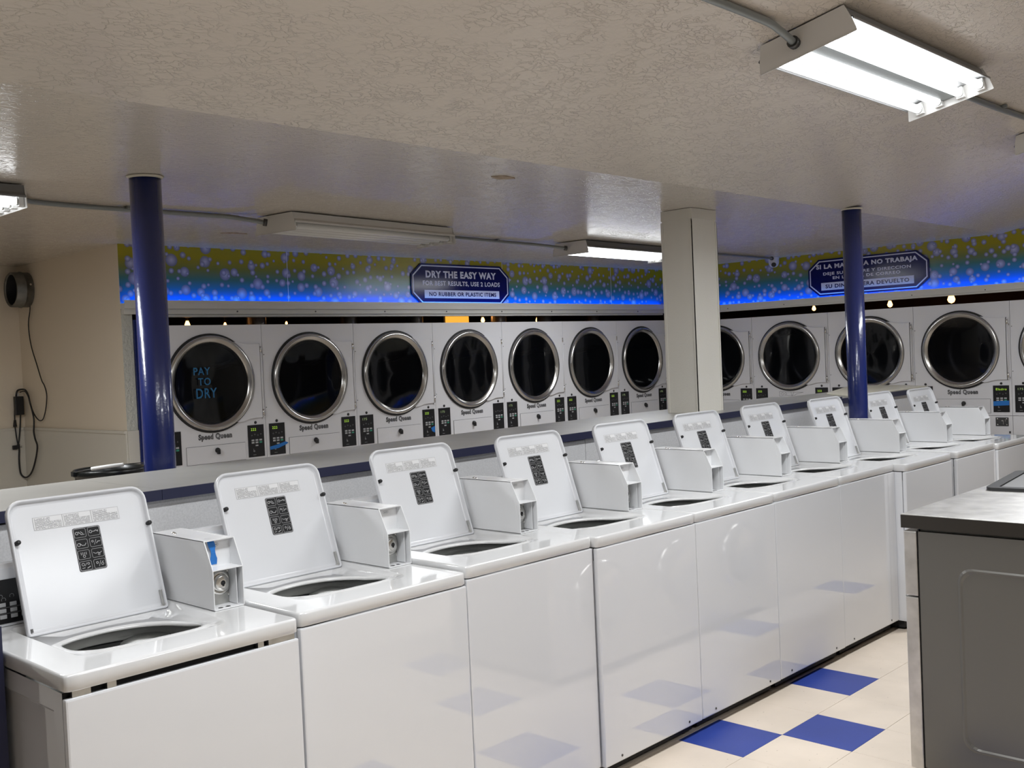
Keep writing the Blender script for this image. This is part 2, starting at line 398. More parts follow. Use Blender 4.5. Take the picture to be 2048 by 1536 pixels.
# ------------------------------------------------------------------ room
HC, YC, SL = 2.445, .6, .2          # flat ceiling height, crease line, slope of the front part
def ceil_z(y): return HC if y >= YC else HC + SL * (YC - max(y, -3.0))
mb = MB()
ys = [5.75, YC, -3.0, -7.1]
prof = [(y, ceil_z(y)) for y in ys]
top = [(y, z + .08) for y, z in prof]
mb.loops([[(-4.3, y, z) for y, z in prof + top[::-1]], [(9.6, y, z) for y, z in prof + top[::-1]]], cap0=True, cap1=True)
struct(mb.build('ceiling', M_CEIL))

# floor: underlay with vinyl tiles laid on it
floor = struct(MB().box(-4.3, 9.6, -7.1, 5.75, -.06, -.003).build('floor', M_GROUT))
TX, TY, TS = 2.822, -.2478, .3048
BLUE = {(-1, 0), (2, 0), (0, -1), (4, -2), (8, -2), (-4, 0), (-3, -1), (1, -3), (-2, -3), (-5, -2), (6, -4), (3, -5), (-1, -5)}
def tile_mesh(m):
    e = .0006; mbt = MB(); h = TS - e
    mbt.loops([[(e, e, -.003), (h, e, -.003), (h, h, -.003), (e, h, -.003)], [(e, e, -.0006), (h, e, -.0006), (h, h, -.0006), (e, h, -.0006)],
               [(e + .0006, e + .0006, 0), (h - .0006, e + .0006, 0), (h - .0006, h - .0006, 0), (e + .0006, h - .0006, 0)]], cap1=True)
    return mbt.build('tile', m, floor)
tA, tB = tile_mesh(M_TILE), tile_mesh(M_TILEB); used = set()
stuff_mb = MB()
for i in range(-14, 23):
    for j in range(-22, 18):
        x, y = TX + i * TS, TY + j * TS
        near = -9 <= i <= 12 and -9 <= j <= 1
        src = tB if (i, j) in BLUE else tA
        if near:
            if src in used: o = src.copy(); C.objects.link(o)
            else: o = src; used.add(src)
            o.location = (x, y, 0)
        elif -4.2 < x < 9.2 and -7 < y < 5.4:
            e = .0006; stuff_mb.add([(x + e, y + e, -.0004), (x + TS - e, y + e, -.0004), (x + TS - e, y + TS - e, -.0004), (x + e, y + TS - e, -.0004)], [(0, 1, 2, 3)])
st = stuff_mb.build('far_tiles', M_TILE, floor); st['kind'] = 'stuff'

WB = 2.13        # plane of the beige return wall
struct(MB().box(-4.3, WB, 5.645, 5.74, 0, HC).build('wall_back_hall', M_WALL))
struct(MB().box(WB, WB + .09, 4.062, 5.645, 0, HC).build('wall_return', M_WALL))
struct(MB().box(-4.3, -4.2, -7.0, 5.645, 0, 3.2).build('wall_left', M_LEFTW))
struct(MB().box(-4.3, 9.6, -7.1, -7.0, 0, 3.2).build('wall_front', M_SIDEW))
# lower panelling of the hall walls, with a thin cap
p = struct(MB().box(WB - .012, WB - .0005, 3.998, 5.64, 0, 1.222).build('trim_1', M_DADO))
MB().box(WB - .02, WB - .0005, 3.998, 5.643, 1.2225, 1.24).build('cap_strip', M_DADO, p)
p = struct(MB().box(-4.2, WB - .013, 5.633, 5.6445, 0, 1.222).build('trim_2', M_DADO))
MB().box(-4.2, WB - .021, 5.625, 5.6445, 1.2225, 1.24).build('cap_strip', M_DADO, p)
# plastered post at the end of the dryer wall
p = struct(MB().box(WB + .001, 2.205, 4.0, 4.06, 1.24, 2.02).build('wall_post', M_PLASTER))
MB().box(WB + .001, 2.206, 3.992, 4.06, 0, 1.2395).build('lower_panel', M_DADO, p)
jm = MB(); jm.prism([(2.2075, 4.06), (2.2075, 3.985), (2.232, 3.94), (2.2775, 3.905), (2.2775, 4.06)], 0, 1.955)
p = struct(jm.build('trim_3', M_POLE)); MB().box(2.236, 2.248, 3.905, 3.935, 0, 1.945).build('bead', M_POLE, p)

MB().box(WB - .0005, WB + .0006, 3.9992, 4.0615, 1.2405, HC - .0005).build('end_cap', M_WALL, p)
# bulkhead with the bubble graphic, left run and right run
p = struct(MB().box(WB + .001, 8.1, 4.0, 4.06, 2.026, HC).build('wall_back', M_BUBX))
for xs in (3.41, 5.66, 7.2): MB().box(xs, xs + .004, 3.9985, 4.0, 2.08, HC - .001).build('panel_joint', M_SIGNW, p)
wr = MB().prism([(-7.0, 2.0), (4.06, 2.0), (4.06, HC), (YC, HC), (-3.0, ceil_z(-3)), (-7.0, ceil_z(-3))], 8.1, 8.16, ax='x')
struct(wr.build('wall_right', M_BUBY))
p = struct(MB().box(WB + .0005, 8.04, 3.945, 4.0, 2.025, 2.060).build('trim_4', M_LEDGE))
MB().box(WB + .004, 8.04, 3.945, 3.951, 2.0602, 2.080).build('front_lip', M_LEDGE, p)
MB().box(WB + .004, 8.04, 3.965, 3.9995, 1.99, 2.0275).build('lower_strip', M_LEDGE, p)
MB().box(WB + .13, 8.04, 3.985, 4.05, 1.972, 1.9895).build('soffit_strip', M_LEDGE, p)
for k in range(9): MB().cyl((2.3 + k * .66, 3.9651, 2.008), (2.3 + k * .66, 3.962, 2.008), .006, 8).build('screw', M_DARKMETAL, p)
p = struct(MB().box(8.045, 8.1, -7.0, 3.94, 1.978, 2.012).build('trim_5', M_LEDGE))
MB().box(8.045, 8.051, -7.0, 3.94, 2.0122, 2.032).build('front_lip', M_LEDGE, p)
MB().box(8.058, 8.0995, -7.0, 3.94, 1.962, 1.9775).build('lower_strip', M_LEDGE, p)
for k in range(7): MB().cyl((8.0449, 3.2 - k * .62, 1.99), (8.043, 3.2 - k * .62, 1.99), .005, 8).build('screw', M_DARKMETAL, p)
# blue LED strips lying on the ledges
tag(MB().box(2.16, 8.0, 3.954, 3.962, 2.0605, 2.0675).build('led_strip', M_LED), 'thin blue LED strip along the ledge under the longer bubble graphic', 'led strip')
tag(MB().box(8.054, 8.062, -3.0, 3.9, 2.0125, 2.0195).build('led_strip', M_LED), 'thin blue LED strip along the ledge under the right hand bubble graphic', 'led strip')

# dark service room behind the dryers
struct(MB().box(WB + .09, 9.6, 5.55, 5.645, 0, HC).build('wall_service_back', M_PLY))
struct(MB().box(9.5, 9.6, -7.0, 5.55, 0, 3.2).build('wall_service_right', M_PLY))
for i, x in enumerate((3.45, 4.32, 5.05, 6.1, 6.75, 7.5)):
    t = tag(MB().lathe([(.075, 0), (.075, .12), (.082, .125), (.082, .14), (.075, .145), (.075, .52)], (x, 4.5, 1.9115), n=20).build('exhaust_duct', M_SHEET), ['first', 'second', 'third', 'fourth', 'fifth', 'sixth'][i] + ' sheet metal exhaust duct from the left behind the back row dryer tops', 'duct', 'exhaust ducts behind the dryers')
BL = ['warm bulb above the PAY TO DRY dryer, right of the blue column', 'small warm bulb above the right side of the PAY TO DRY dryer',
      'small warm bulb in the gap above the second back row dryer', 'warm bulb in the gap just right of the orange lit lamp', 'warm bulb in the gap above the sixth back row dryer',
      'warm bulb above the right hand dryer with the outlined badge', 'warm bulb above the dryer at the right blue column', 'largest warm bulb, above the right row dryer with the coin plate']
for i, (x, y, z, r) in enumerate([(2.9, 4.55, 1.945, .020), (3.24, 4.6, 1.945, .012), (3.79, 4.6, 1.952, .010), (5.99, 4.6, 1.962, .02), (6.76, 4.6, 1.958, .02), (8.8, 2.665, 1.955, .02), (8.8, 1.872, 1.945, .025), (8.8, 1.289, 1.955, .035)]):
    t = thing('bare_bulb', BL[i], 'bulb', (x, y, 0), group='warm bulbs in the gap above the dryers')
    MB().lathe([(.001, -r), (r * .7, -r * .7), (r, 0), (r * .75, r * .75), (r * .45, r * 1.5), (.001, r * 1.55)], (0, 0, z), n=12).build('globe', M_BULB, t)
    MB().cyl((0, 0, z + r * 1.5), (0, 0, z + r * 1.5 + .05), r * .5 + .004, 10).build('socket', M_BLACK, t)
    MB().cyl((0, 0, z + r * 1.5 + .05), (0, 0, HC), .004, 6).build('cord', M_CORD, t)
t = thing('work_lamp', 'square orange lit lamp behind the fourth and fifth back row dryers', 'lamp', (5.685, 4.62, 0))
MB().box(-.14, .14, 0, .02, 1.925, 2.03).build('lit_pane', M_GLOWP, t)
MB().box(-.16, .16, .021, .06, 1.912, 2.06).build('housing', M_BLACK, t)

# ------------------------------------------------------------------ columns
def pole(x, y, r, z1, label):
    t = thing('steel_column', label, 'column', (x, y, 0))
    MB().cyl((0, 0, 0), (0, 0, z1 - .001), r, 40).build('shaft', M_POLE, t)
    MB().lathe([(r + .0005, -.012), (r + .012, -.002), (r + .0005, -.002), (r + .0005, -.012)], (0, 0, z1), n=32).build('caulk_ring', M_SEAL, t)
    return t
pole(1.172, 1.735, .0655, ceil_z(1.7), 'blue round steel column at left behind the grey counter')
pole(5.321, .566, .060, ceil_z(.566), 'blue round steel column between the washers in front of the Spanish sign')
t = thing('square_pillar', 'off white square pillar standing on the grey counter', 'pillar', (4.245, 1.05, 0))
mbp = MB(); q = rrect(0, .262, 0, .215, .006, 2)
mbp.loops([[(x, y, 1.2257) for x, y in q], [(x, y, HC - .001) for x, y in q]], cap0=True, cap1=True); mbp.build('shaft', M_COL, t)
for (a, b, c_, d) in ((-.004, .012, -.004, .0005), (-.004, .0005, -.004, .012), (.25, .266, -.004, .0005), (.2625, .266, -.004, .012), (-.004, .0005, .203, .219)):
    MB().box(a, b, c_, d, 1.2257, HC - .07).build('corner_bead', M_COL, t)
mbp = MB()
for rr_, za, zb in ((.004, HC - .06, HC - .002), ):
    mbp.loops([[(x, y, za) for x, y in rrect(-rr_, .262 + rr_, -rr_, .215 + rr_, .004, 1)], [(x, y, zb) for x, y in rrect(-rr_, .262 + rr_, -rr_, .215 + rr_, .004, 1)]], cap0=True, cap1=True)
mbp.build('head_collar', M_COL, t)

# ------------------------------------------------------------------ folding counter
t = thing('folding_counter', 'long grey folding counter with navy edge behind the white washers', 'counter', (0, 0, 0))
def counter(x0, x1, z0, z1, ya=1.55, yb=1.55):
    mb = MB(); th = .037
    mb.loops([[(x0, .905, z0 - th), (x0, ya, z0 - th), (x0, ya, z0), (x0, .905, z0)], [(x1, .905, z1 - th), (x1, yb, z1 - th), (x1, yb, z1), (x1, .905, z1)]], cap0=True, cap1=True)
    mb.build('worktop', M_COUNTER, t)
    mb = MB(); mb.loops([[(x0, .899, z0 - th), (x0, .9045, z0 - th), (x0, .9045, z0 - .001), (x0, .899, z0 - .001)], [(x1, .899, z1 - th), (x1, .9045, z1 - th), (x1, .9045, z1 - .001), (x1, .899, z1 - .001)]], cap0=True, cap1=True)
    mb.build('edge_band', M_NAVY, t)
cz = lambda x: 1.2065 + .0045 * x
counter(-1.6, .74, cz(-1.6), cz(.74)); counter(.7415, 2.83, cz(.7415), cz(2.83)); counter(2.8315, 5.78, cz(2.8315), cz(5.78), 1.55, 1.44)
counter(5.782, 7.31, 1.2205, 1.2205, 1.44, 1.44)
for x0, x1 in ((-1.6, .6), (.603, 1.82), (1.823, 3.04), (3.043, 4.26), (4.263, 5.48), (5.483, 7.28)):
    MB().box(x0, x1, .93, .948, .03, min(cz(x0), cz(x1), 1.2195 + (0 if x1 > 5.8 else 1)) - .0385).build('front_panel', M_SPECK, t)
MB().box(-1.55, 7.25, 1.3, 1.32, 0, 1.16).build('rear_panel', M_SPECK, t)
MB().box(-1.6, 7.28, .96, .98, 0, .03).build('kick_board', M_KICK, t)
MB().box(-.07, -.0085, .33, .895, 0, .985).build('end_board', M_NAVY, t)
MB().box(7.26, 7.28, .949, 1.2995, .03, 1.18).build('end_panel', M_SPECK, t)
q = [(5.95, .93), (7.285, .915), (7.30, 1.02), (7.46, 1.17), (7.50, 1.55), (7.34, 1.62), (6.72, 1.42), (6.3, 1.28)]
mb = MB(); mb.loops([[(x, y, 1.2208) for x, y in q], [(x, y, 1.2325) for x, y in q]], cap0=True, cap1=True)
tag(mb.build('loose_board', M_CREAM, bevel=.003), 'loose cream laminate board lying on the far end of the counter', 'board')
# ------------------------------------------------------------------ top loading washers
W_, H_, LIP = .651, .923, .0405
def deck_mesh():
    ccx, ccy, N = .305, .27, 96
    opening = spline([(x, y, 0) for x, y in [(.142, .345), (.145, .22), (.160, .168), (.215, .150), (.32, .143), (.42, .143), (.455, .18), (.466, .25), (.44, .325), (.385, .380), (.305, .404), (.22, .398), (.165, .378)]], 5, True)
    outer = rrect(0, W_, 0, .70, .016, 4)
    recess = rrect(.098, .548, .12, .60, [.05, .02, .02, .05], 4)
    recess = [(x - (.03 * max(0, min(1, (.45 - y) / .3)) if x > .4 else 0), y) for x, y in recess]
    def ray(poly, ang):
        d = (math.cos(ang), math.sin(ang)); best = None; n = len(poly)
        for i in range(n):
            ax, ay = poly[i][0] - ccx, poly[i][1] - ccy; bx, by = poly[(i + 1) % n][0] - ccx, poly[(i + 1) % n][1] - ccy
            den = d[0] * (by - ay) - d[1] * (bx - ax)
            if abs(den) < 1e-12: continue
            t = (ax * (by - ay) - ay * (bx - ax)) / den; s = (ax * d[1] - ay * d[0]) / den
            if t > 0 and -1e-6 <= s <= 1 + 1e-6: best = t if best is None else max(best, t)
        return best
    angs = [2 * math.pi * i / N for i in range(N)]
    for x, y in outer[::2]: angs.append(math.atan2(y - ccy, x - ccx) % (2 * math.pi))
    angs = sorted(set(round(a, 5) for a in angs))
    R = {k: [ray([(p[0], p[1]) for p in poly], a) for a in angs] for k, poly in (('o', outer), ('r', recess), ('h', opening))}
    def fl(y):
        s = max(0., min(1., (y - .13) / .17)); s = s * s * (3 - 2 * s); return H_ - .0175 * s - .0008
    def pt(r, a, z): return (ccx + r * math.cos(a), ccy + r * math.sin(a), z)
    L = []
    L.append([pt(r - .004, a, H_ - LIP) for r, a in zip(R['o'], angs)])
    L.append([pt(r, a, H_ - LIP + .003) for r, a in zip(R['o'], angs)])
    L.append([pt(r, a, H_ - .007) for r, a in zip(R['o'], angs)])
    L.append([pt(r - .002, a, H_ - .002) for r, a in zip(R['o'], angs)])
    L.append([pt(r - .007, a, H_) for r, a in zip(R['o'], angs)])
    L.append([pt(r, a, H_) for r, a in zip(R['r'], angs)])
    L.append([pt(r - .004, a, H_ - .002 if fl(ccy + r * math.sin(a)) < H_ - .003 else H_ - .0004) for r, a in zip(R['r'], angs)])
    ins = [max(r - .014, h + .03) for r, h in zip(R['r'], R['h'])]
    L.append([pt(r, a, fl(ccy + r * math.sin(a))) for r, a in zip(ins, angs)])
    for dr, dz in ((.026, 0), (.019, .0035), (.008, .004), (.001, .001), (0, -.003), (.002, -.006), (.03, -.009)):
        L.append([pt(h + dr, a, fl(ccy + (h + dr) * math.sin(a)) + dz) for h, a in zip(R['h'], angs)])
    mb = MB(); mb.loops(L[:5], smooth=True); mb.loops(L[4:6], smooth=False); mb.loops(L[5:], smooth=True)
    return mb
def stroke(mb, pts, wd, y, closed=False):
    """thin ribbon in the x z plane"""
    n = len(pts)
    for i in range(n if closed else n - 1):
        a = Vector(pts[i]); b = Vector(pts[(i + 1) % n]); d = (b - a)
        if d.length < 1e-9: continue
        d.normalize(); nn = Vector((-d.y, d.x)) * wd / 2; a = a - d * wd * .3; b = b + d * wd * .3
        mb.add([(a.x + nn.x, y, a.y + nn.y), (a.x - nn.x, y, a.y - nn.y), (b.x - nn.x, y, b.y - nn.y), (b.x + nn.x, y, b.y + nn.y)], [(0, 1, 2, 3)])
    return mb
def circ(cx, cy, r, n=10): return [(cx + r * math.cos(2 * math.pi * i / n), cy + r * math.sin(2 * math.pi * i / n)) for i in range(n)]

def make_washer(label):
    t = thing('washing_machine', label, 'washer', group='top loading washers in the long white row')
    kb = MB().box(.02, W_ - .02, .045, .62, .012, .06)
    kb.build('base', M_KICK, t)
    for x in (.06, W_ - .06):
        for y in (.08, .58): MB().cyl((x, y, 0), (x, y, .013), .02, 10).build('foot', M_KICK, t)
    # cabinet: sides with an embossed panel, back, dark strip for the slot shade
    bm = bmesh.new(); bmesh.ops.create_cube(bm, size=1)
    for v in bm.verts: v.co = Vector((W_ / 2 + v.co.x * (W_ - .006), .362 + v.co.y * .676, (.051 + H_ - LIP - .004) / 2 + v.co.z * (H_ - LIP - .004 - .051)))
    sides = [f for f in bm.faces if abs(f.normal.x) > .9]
    for f in sides:
        bmesh.ops.inset_region(bm, faces=[f], thickness=.07, depth=0)
        bmesh.ops.inset_region(bm, faces=[f], thickness=.012, depth=-.006)
    topf = [f for f in bm.faces if f.normal.z > .9]
    bmesh.ops.delete(bm, geom=topf, context='FACES')
    MB().frombm(bm).build('cabinet', M_ENAMEL, t)
    MB().box(.004, W_ - .004, .0215, .026, H_ - LIP - .05, H_ - LIP - .0045).build('slot_shade', M_DARKMETAL, t)  # dark strip standing in for the shade behind the front gap
    fp = MB().box(.0012, W_ - .0012, 0.0, .021, .051, H_ - LIP - .0035, .0055)
    fp.build('front_panel', M_ENAMEL, t)
    for x in (.1, W_ - .1): MB().cyl((x, .0, .072), (x, -.002, .072), .005, 8).build('panel_screw', M_DARKMETAL, t)
    deck_mesh().build('top_deck', M_DECK, t)
    # tub seen through the opening
    cx, cy = .318, .335
    tub = MB().lathe([(.285, H_ - .046), (.262, H_ - .050), (.228, H_ - .056), (.212, H_ - .064), (.208, H_ - .084), (.226, H_ - .092)], (cx, cy, 0), n=48).build('tub_ring', M_TUB, t)
    MB().lathe([(.262, H_ - .104), (.222, H_ - .106), (.205, H_ - .112), (.198, H_ - .135), (.236, H_ - .15), (.236, .56), (.12, .535), (.001, .535)], (cx, cy, 0), n=48).build('wash_basket', M_TUB, t)
    MB().lathe([(.001, .835), (.045, .832), (.062, .82), (.066, .80), (.06, .72), (.075, .62), (.13, .56), (.14, .545)], (cx, cy, 0), n=28).build('agitator', M_TUB, t)
    MB().lathe([(.001, .022), (.05, .019), (.08, .006), (.088, -.02), (.088, -.05)], (.425, .425, H_ - .085), n=20).build('bleach_cup', M_TUB, t)
    # lid, leaning back: local x along the hinge, local z up the lid, local -y towards the viewer
    LR = math.atan2(.085, .252)
    x0, x1, v0, v1 = .121, .536, .0, .387
    def lp(i, r): return rrect(x0 + i, x1 - i, v0 + i, v1 - i, [max(r[0] - i, .002), max(r[1] - i, .004), max(r[1] - i, .004), max(r[0] - i, .002)], 6)
    rad = [.010, .045]
    mb = MB(); Ls = []
    for ins, dy in ((.004, .017), (.0, .012), (.0, -.001), (.0015, -.0035), (.004, -.0042), (.0075, -.003), (.0095, .004), (.0125, .0085), (.02, .010)):
        Ls.append([(x, dy, z) for x, z in lp(ins, rad)])
    # finger dents near the bumpers on both side rims
    def dent(p):
        x, y, z = p
        k = math.exp(-((z - .236) / .016) ** 2)
        if x > .50: return (x - .010 * k * (1 if z < .245 else .6), y, z)
        return p
    Ls = [[dent(p) for p in l] for l in Ls]
    mb.loops(Ls, smooth=True)
    mb.add(Ls[-1], [tuple(range(len(Ls[-1])))]); mb.add(Ls[0], [tuple(range(len(Ls[0])))[::-1]])
    lid = mb.build('lid', M_LID, t, (0, .514, .906), (-LR, 0, 0))
    st = MB(); st.add([(.193, .0093, .2945), (.447, .0093, .2945), (.447, .0093, .3325), (.193, .0093, .3325)], [(0, 1, 2, 3)])
    st = st.build('warning_sticker', M_STICK, lid); uvl = st.data.uv_layers.new(name='UVMap')
    for lo in st.data.loops:
        v = st.data.vertices[lo.vertex_index].co; uvl.data[lo.index].uv = ((v.x - .193) / .254, (v.z - .2945) / .038)
    pz0, pz1, px0, px1 = .1545, .2845, .2985, .3805
    q = rrect(px0, px1, pz0, pz1, .006, 3)
    mb = MB(); mb.loops([[(x, .0099, z) for x, z in q], [(x, .0086, z) for x, z in q]], cap1=True); mb.build('pictogram_plate', M_PLATE, lid)
    pk = MB(); yy = .0082; cw, chh = (px1 - px0) / 2, (pz1 - pz0) / 4
    stroke(pk, rrect(px0 + .0015, px1 - .0015, pz0 + .0015, pz1 - .0015, .005, 2), .0008, yy, True)
    for r in range(4):
        for c_ in range(2):
            a, b = px0 + c_ * cw, pz1 - (r + 1) * chh; m = .0032
            stroke(pk, rrect(a + m, a + cw - m, b + m, b + chh - m, .004, 2), .0008, yy, True)
            mx, mz, s = a + cw / 2, b + chh / 2, .0095
            k = r * 2 + c_
            if k == 0: stroke(pk, circ(mx - s, mz, .004), .0016, yy, True); stroke(pk, [(mx - .004, mz + .004), (mx + .003, mz - .005), (mx + .012, mz - .005)], .0016, yy); stroke(pk, [(mx + .002, mz + .004), (mx + .008, mz - .002)], .0016, yy)
            if k == 1: stroke(pk, circ(mx - s, mz, .004), .0014, yy, True); stroke(pk, [(mx - .004, mz), (mx + .003, mz), (mx + .006, mz + .003), (mx + .012, mz - .002), (mx + .012, mz + .003)], .0016, yy)
            if k == 2: stroke(pk, circ(mx - s, mz - .002, .0045), .0014, yy, True); stroke(pk, [(mx - .006, mz + .002), (mx, mz - .005), (mx + .008, mz - .005), (mx + .012, mz + .001)], .0016, yy)
            if k == 3: stroke(pk, circ(mx - .009, mz + .003, .0028), .0014, yy, True); stroke(pk, [(mx - .005, mz - .007), (mx + .002, mz + .007)], .0012, yy); stroke(pk, [(mx + .002, mz - .004), (mx + .006, mz + .001), (mx + .013, mz + .001)], .0018, yy)
            if k == 4:
                for dx in (-.008, -.003, .002, .007): stroke(pk, [(mx + dx, mz + .007), (mx + dx, mz)], .0016, yy)
                stroke(pk, circ(mx, mz - .005, .0035), .0014, yy, True)
            if k == 5: stroke(pk, [(mx - .013, mz + .002), (mx - .006, mz - .002), (mx, mz + .001), (mx + .006, mz - .002), (mx + .012, mz + .002)], .0014, yy); stroke(pk, circ(mx + .003, mz - .005, .0028), .0012, yy, True)
            if k == 6:
                stroke(pk, circ(mx - .008, mz + .004, .004), .0013, yy, True); stroke(pk, [(mx - .003, mz - .001), (mx + .003, mz + .008)], .0012, yy); stroke(pk, circ(mx + .008, mz + .005, .003), .0013, yy, True)
                stroke(pk, [(mx - .012, mz - .007), (mx - .004, mz - .006)], .0016, yy); stroke(pk, [(mx + .003, mz - .008), (mx + .012, mz - .004)], .0022, yy)
            if k == 7: stroke(pk, circ(mx - .007, mz + .003, .003), .0014, yy, True); stroke(pk, [(mx - .003, mz - .008), (mx + .004, mz + .008)], .0012, yy); stroke(pk, circ(mx + .008, mz - .002, .0035), .0014, yy, True); stroke(pk, [(mx + .008, mz + .002), (mx + .011, mz + .006)], .0014, yy)
    pk.build('pictograms', M_PICT, lid)
    MB().box(x0 + .012, x1 - .008, .0175, .0235, -.004, .006).build('hinge_gap_shade', M_RUBBER, lid)  # black strip added to draw the shaded gap under the lid edge
    for x in (.139, .530):
        MB().lathe([(.001, -.010), (.005, -.010), (.0068, -.007), (.0072, -.002), (.0072, .008)], (x, 0, .266), axis='y', n=14).build('bumper', M_RUBBER, lid)
    MB().box(.520, .5255, -.0015, .0095, .008, .058, .001).build('hinge_arm', M_GALV, lid)
    MB().cyl((.522, -.004, .012), (.522, .0095, .012), .0045, 10).build('hinge_bolt', M_LOCK, lid)
    MB().box(.131, .137, -.001, .004, .012, .022).build('hinge_pin', M_DARKMETAL, lid)
    # coin box: open sheet metal case
    bx0, bx1, th = .550, .6498, .0028
    prof = [(.270, H_ + .0008), (.270, 1.0405), (.3115, 1.1225), (.622, 1.1225), (.622, H_ + .0008)]
    mb = MB(); mb.prism(prof, bx0, bx0 + th, ax='x'); mb.prism(prof, bx1 - th, bx1, ax='x')
    mb.box(bx0, bx1, .3115, .622, 1.1225 - th, 1.1225); mb.box(bx0, bx1, .619, .622, H_ + .0008, 1.1225)
    mb.box(bx0, bx1, .270, .62, H_ + .0008, H_ + .0036)
    cb = mb.build('coin_box', M_BOX, t, bevel=.0007)
    MB().box(bx0 + th, bx1 - th, .2705, .3345, 1.0385, 1.0412).build('shelf', M_BOX, cb)
    MB().box(bx0 + th, bx1 - th, .3345, .3365, 1.0412, 1.1195).build('upper_back_plate', M_BOX, cb)
    MB().box(bx0 + th, bx1 - .006, .3295, .3315, H_ + .004, 1.0384).build('lock_plate', M_GALV, cb)
    MB().box(bx1 - .016, bx1 - .014, .285, .3294, H_ + .006, 1.036).build('side_flange', M_BOX, cb)
    lx, lz = .607, .990
    MB().lathe([(.036, .0), (.036, -.002), (.031, -.004), (.026, -.0025), (.0235, -.0005), (.0235, -.013), (.021, -.0145), (.010, -.0145), (.001, -.0145)], (lx, .3293, lz), axis='y', n=28).build('lock', M_LOCK, cb)
    kh = MB().lathe([(.001, -.0003), (.0075, -.0003), (.0078, 0)], (lx + .001, .3146, lz + .001), axis='y', n=12); kh.box(lx - .001, lx + .0045, .3138, .3146, lz - .009, lz + .001); kh.build('keyhole', M_BLACK, cb)
    MB().lathe([(.001, -.003), (.004, -.003), (.005, 0)], (.633, .3292, 1.023), axis='y', n=8).build('screw', M_LOCK, cb)
    MB().lathe([(.001, -.003), (.004, -.003), (.006, 0)], (.635, .3292, .953), axis='y', n=8).build('screw', M_GALV, cb)
    MB().box(.5625, .5675, .3335, .3344, 1.075, 1.114).build('coin_slot', M_BLACK, cb)
    mb = MB(); stroke(mb, [(.598 + .012 * math.cos(a), 1.104 + .0055 * math.sin(a)) for a in [k * .449 for k in range(14)]], .001, .3342, True); stroke(mb, [(.591, 1.104), (.605, 1.104)], .0035, .3342); mb.build('oval_mark', M_TEXTG, cb)
    for x in (.580, .604): MB().lathe([(.001, .0004), (.0068, .0004), (.0078, 0)], (x, .287, H_ + .0037), n=12).build('bolt_hole', M_DARKMETAL, cb)
    for y in (.50, .52): MB().lathe([(.001, .003), (.004, .003), (.0055, 0)], (bx0 + .027 + (y - .5) * .3, y + .03, 1.1226), n=8).build('top_screw', M_LOCK, cb)
    mb = MB(); stroke_top = [(.595 + .022 * math.cos(k * .524), .348 + .011 * math.sin(k * .524)) for k in range(12)]
    mb.loops([[(x, y, 1.1227) for x, y in stroke_top], [(.595 + (x - .595) * .8, .348 + (y - .348) * .75, 1.1227) for x, y in stroke_top]]); mb.build('knockout_ring', M_TEXTG, cb)
    # rear console
    prof = [(.632, H_ + .0008), (.640, .99), (.652, 1.056), (.662, 1.083), (.678, 1.094), (.705, 1.095), (.722, 1.084), (.726, 1.06), (.726, H_ + .0008)]
    cs = MB().prism(prof, .006, W_ - .006, ax='x').build('console', M_ENAMEL, t, bevel=.002)
    n_ = Vector((0, -.99, .13)); 
    ov = MB(); ov.add([(.03, .6318, .932), (.50, .6318, .932), (.50, .6507, 1.054), (.03, .6507, 1.054)], [(0, 1, 2, 3)]); 
    ov = MB().prism([(.6322, .932), (.6398, .99), (.6512, 1.053), (.6504, 1.0532), (.639, .9902), (.6314, .932)], .02, W_ - .02, ax='x').build('control_overlay', M_GLOSSBLACK, cs)
    return t, cs
def console_y(z): return .6314 + (z - .932) * (.0076 / .058) if z < .99 else .639 + (z - .99) * (.0114 / .063)
def console_buttons(cs):
    for r in range(3):
        for c_ in range(4):
            z = .951 + r * .0165; x = .063 + c_ * .0295
            y = console_y(z)
            MB().box(x, x + .0185, y - .0022, y + .001, z - .0055, z + .0055, .001).build('button', M_BTN, cs)
    mb = MB()
    for (x, z, s) in ((.075, 1.005, .006), (.10, 1.008, .005), (.130, 1.006, .006), (.078, .992, .007), (.107, .998, .006)): stroke(mb, circ(x, z, s, 8), .001, console_y(z) - .0006, True)
    for z in (.9665, .983): stroke(mb, [(.058, z - .0075), (.19, z - .0075)], .0006, console_y(z) - .0012)
    mb.build('panel_print', M_TEXTG, cs)
OFF = [(0, -.013, -.0076), (.683, .0291, -.009), (1.343, .0383, .0058), (1.999, .0214, .0024), (2.6505, .0222, .0029), (3.302, .023, .0043), (3.9535, .0256, .0051), (4.605, -.0375, .0026), (5.388, -.0165, -.0061), (6.041, -.0306, -.0148)]
WL = ['nearest white top loading washer, blue tape in its coin box, dark slot under its deck',
      'white top loading washer second from left, lid open, lock visible in its coin box',
      'white top loading washer third from left, lid leaning open below the navy counter edge',
      'white top loading washer fourth from left, its left edge at a dark seam',
      'white top loading washer fifth from left, in front of the square pillar',
      'white top loading washer sixth from left, just right of the square pillar',
      'white top loading washer seventh from left, last before the row steps forward',
      'white top loading washer eighth from left, just left of the right blue column',
      'white top loading washer ninth from left, just right of the right blue column',
      'white top loading washer at the far right end of the row']
w0, cs0 = make_washer(WL[0])
washers = [w0] + [dup(w0, label=WL[i]) for i in range(1, 10)]
for i, (wm, (x, y, z)) in enumerate(zip(washers, OFF)):
    wm.location = (x, y, 0)
    for ch in wm.children:
        if not ch.name.startswith(('base', 'foot')): ch.location.z += z
for wm in washers[:2]: console_buttons([c_ for c_ in wm.children if c_.name.startswith('console')][0])
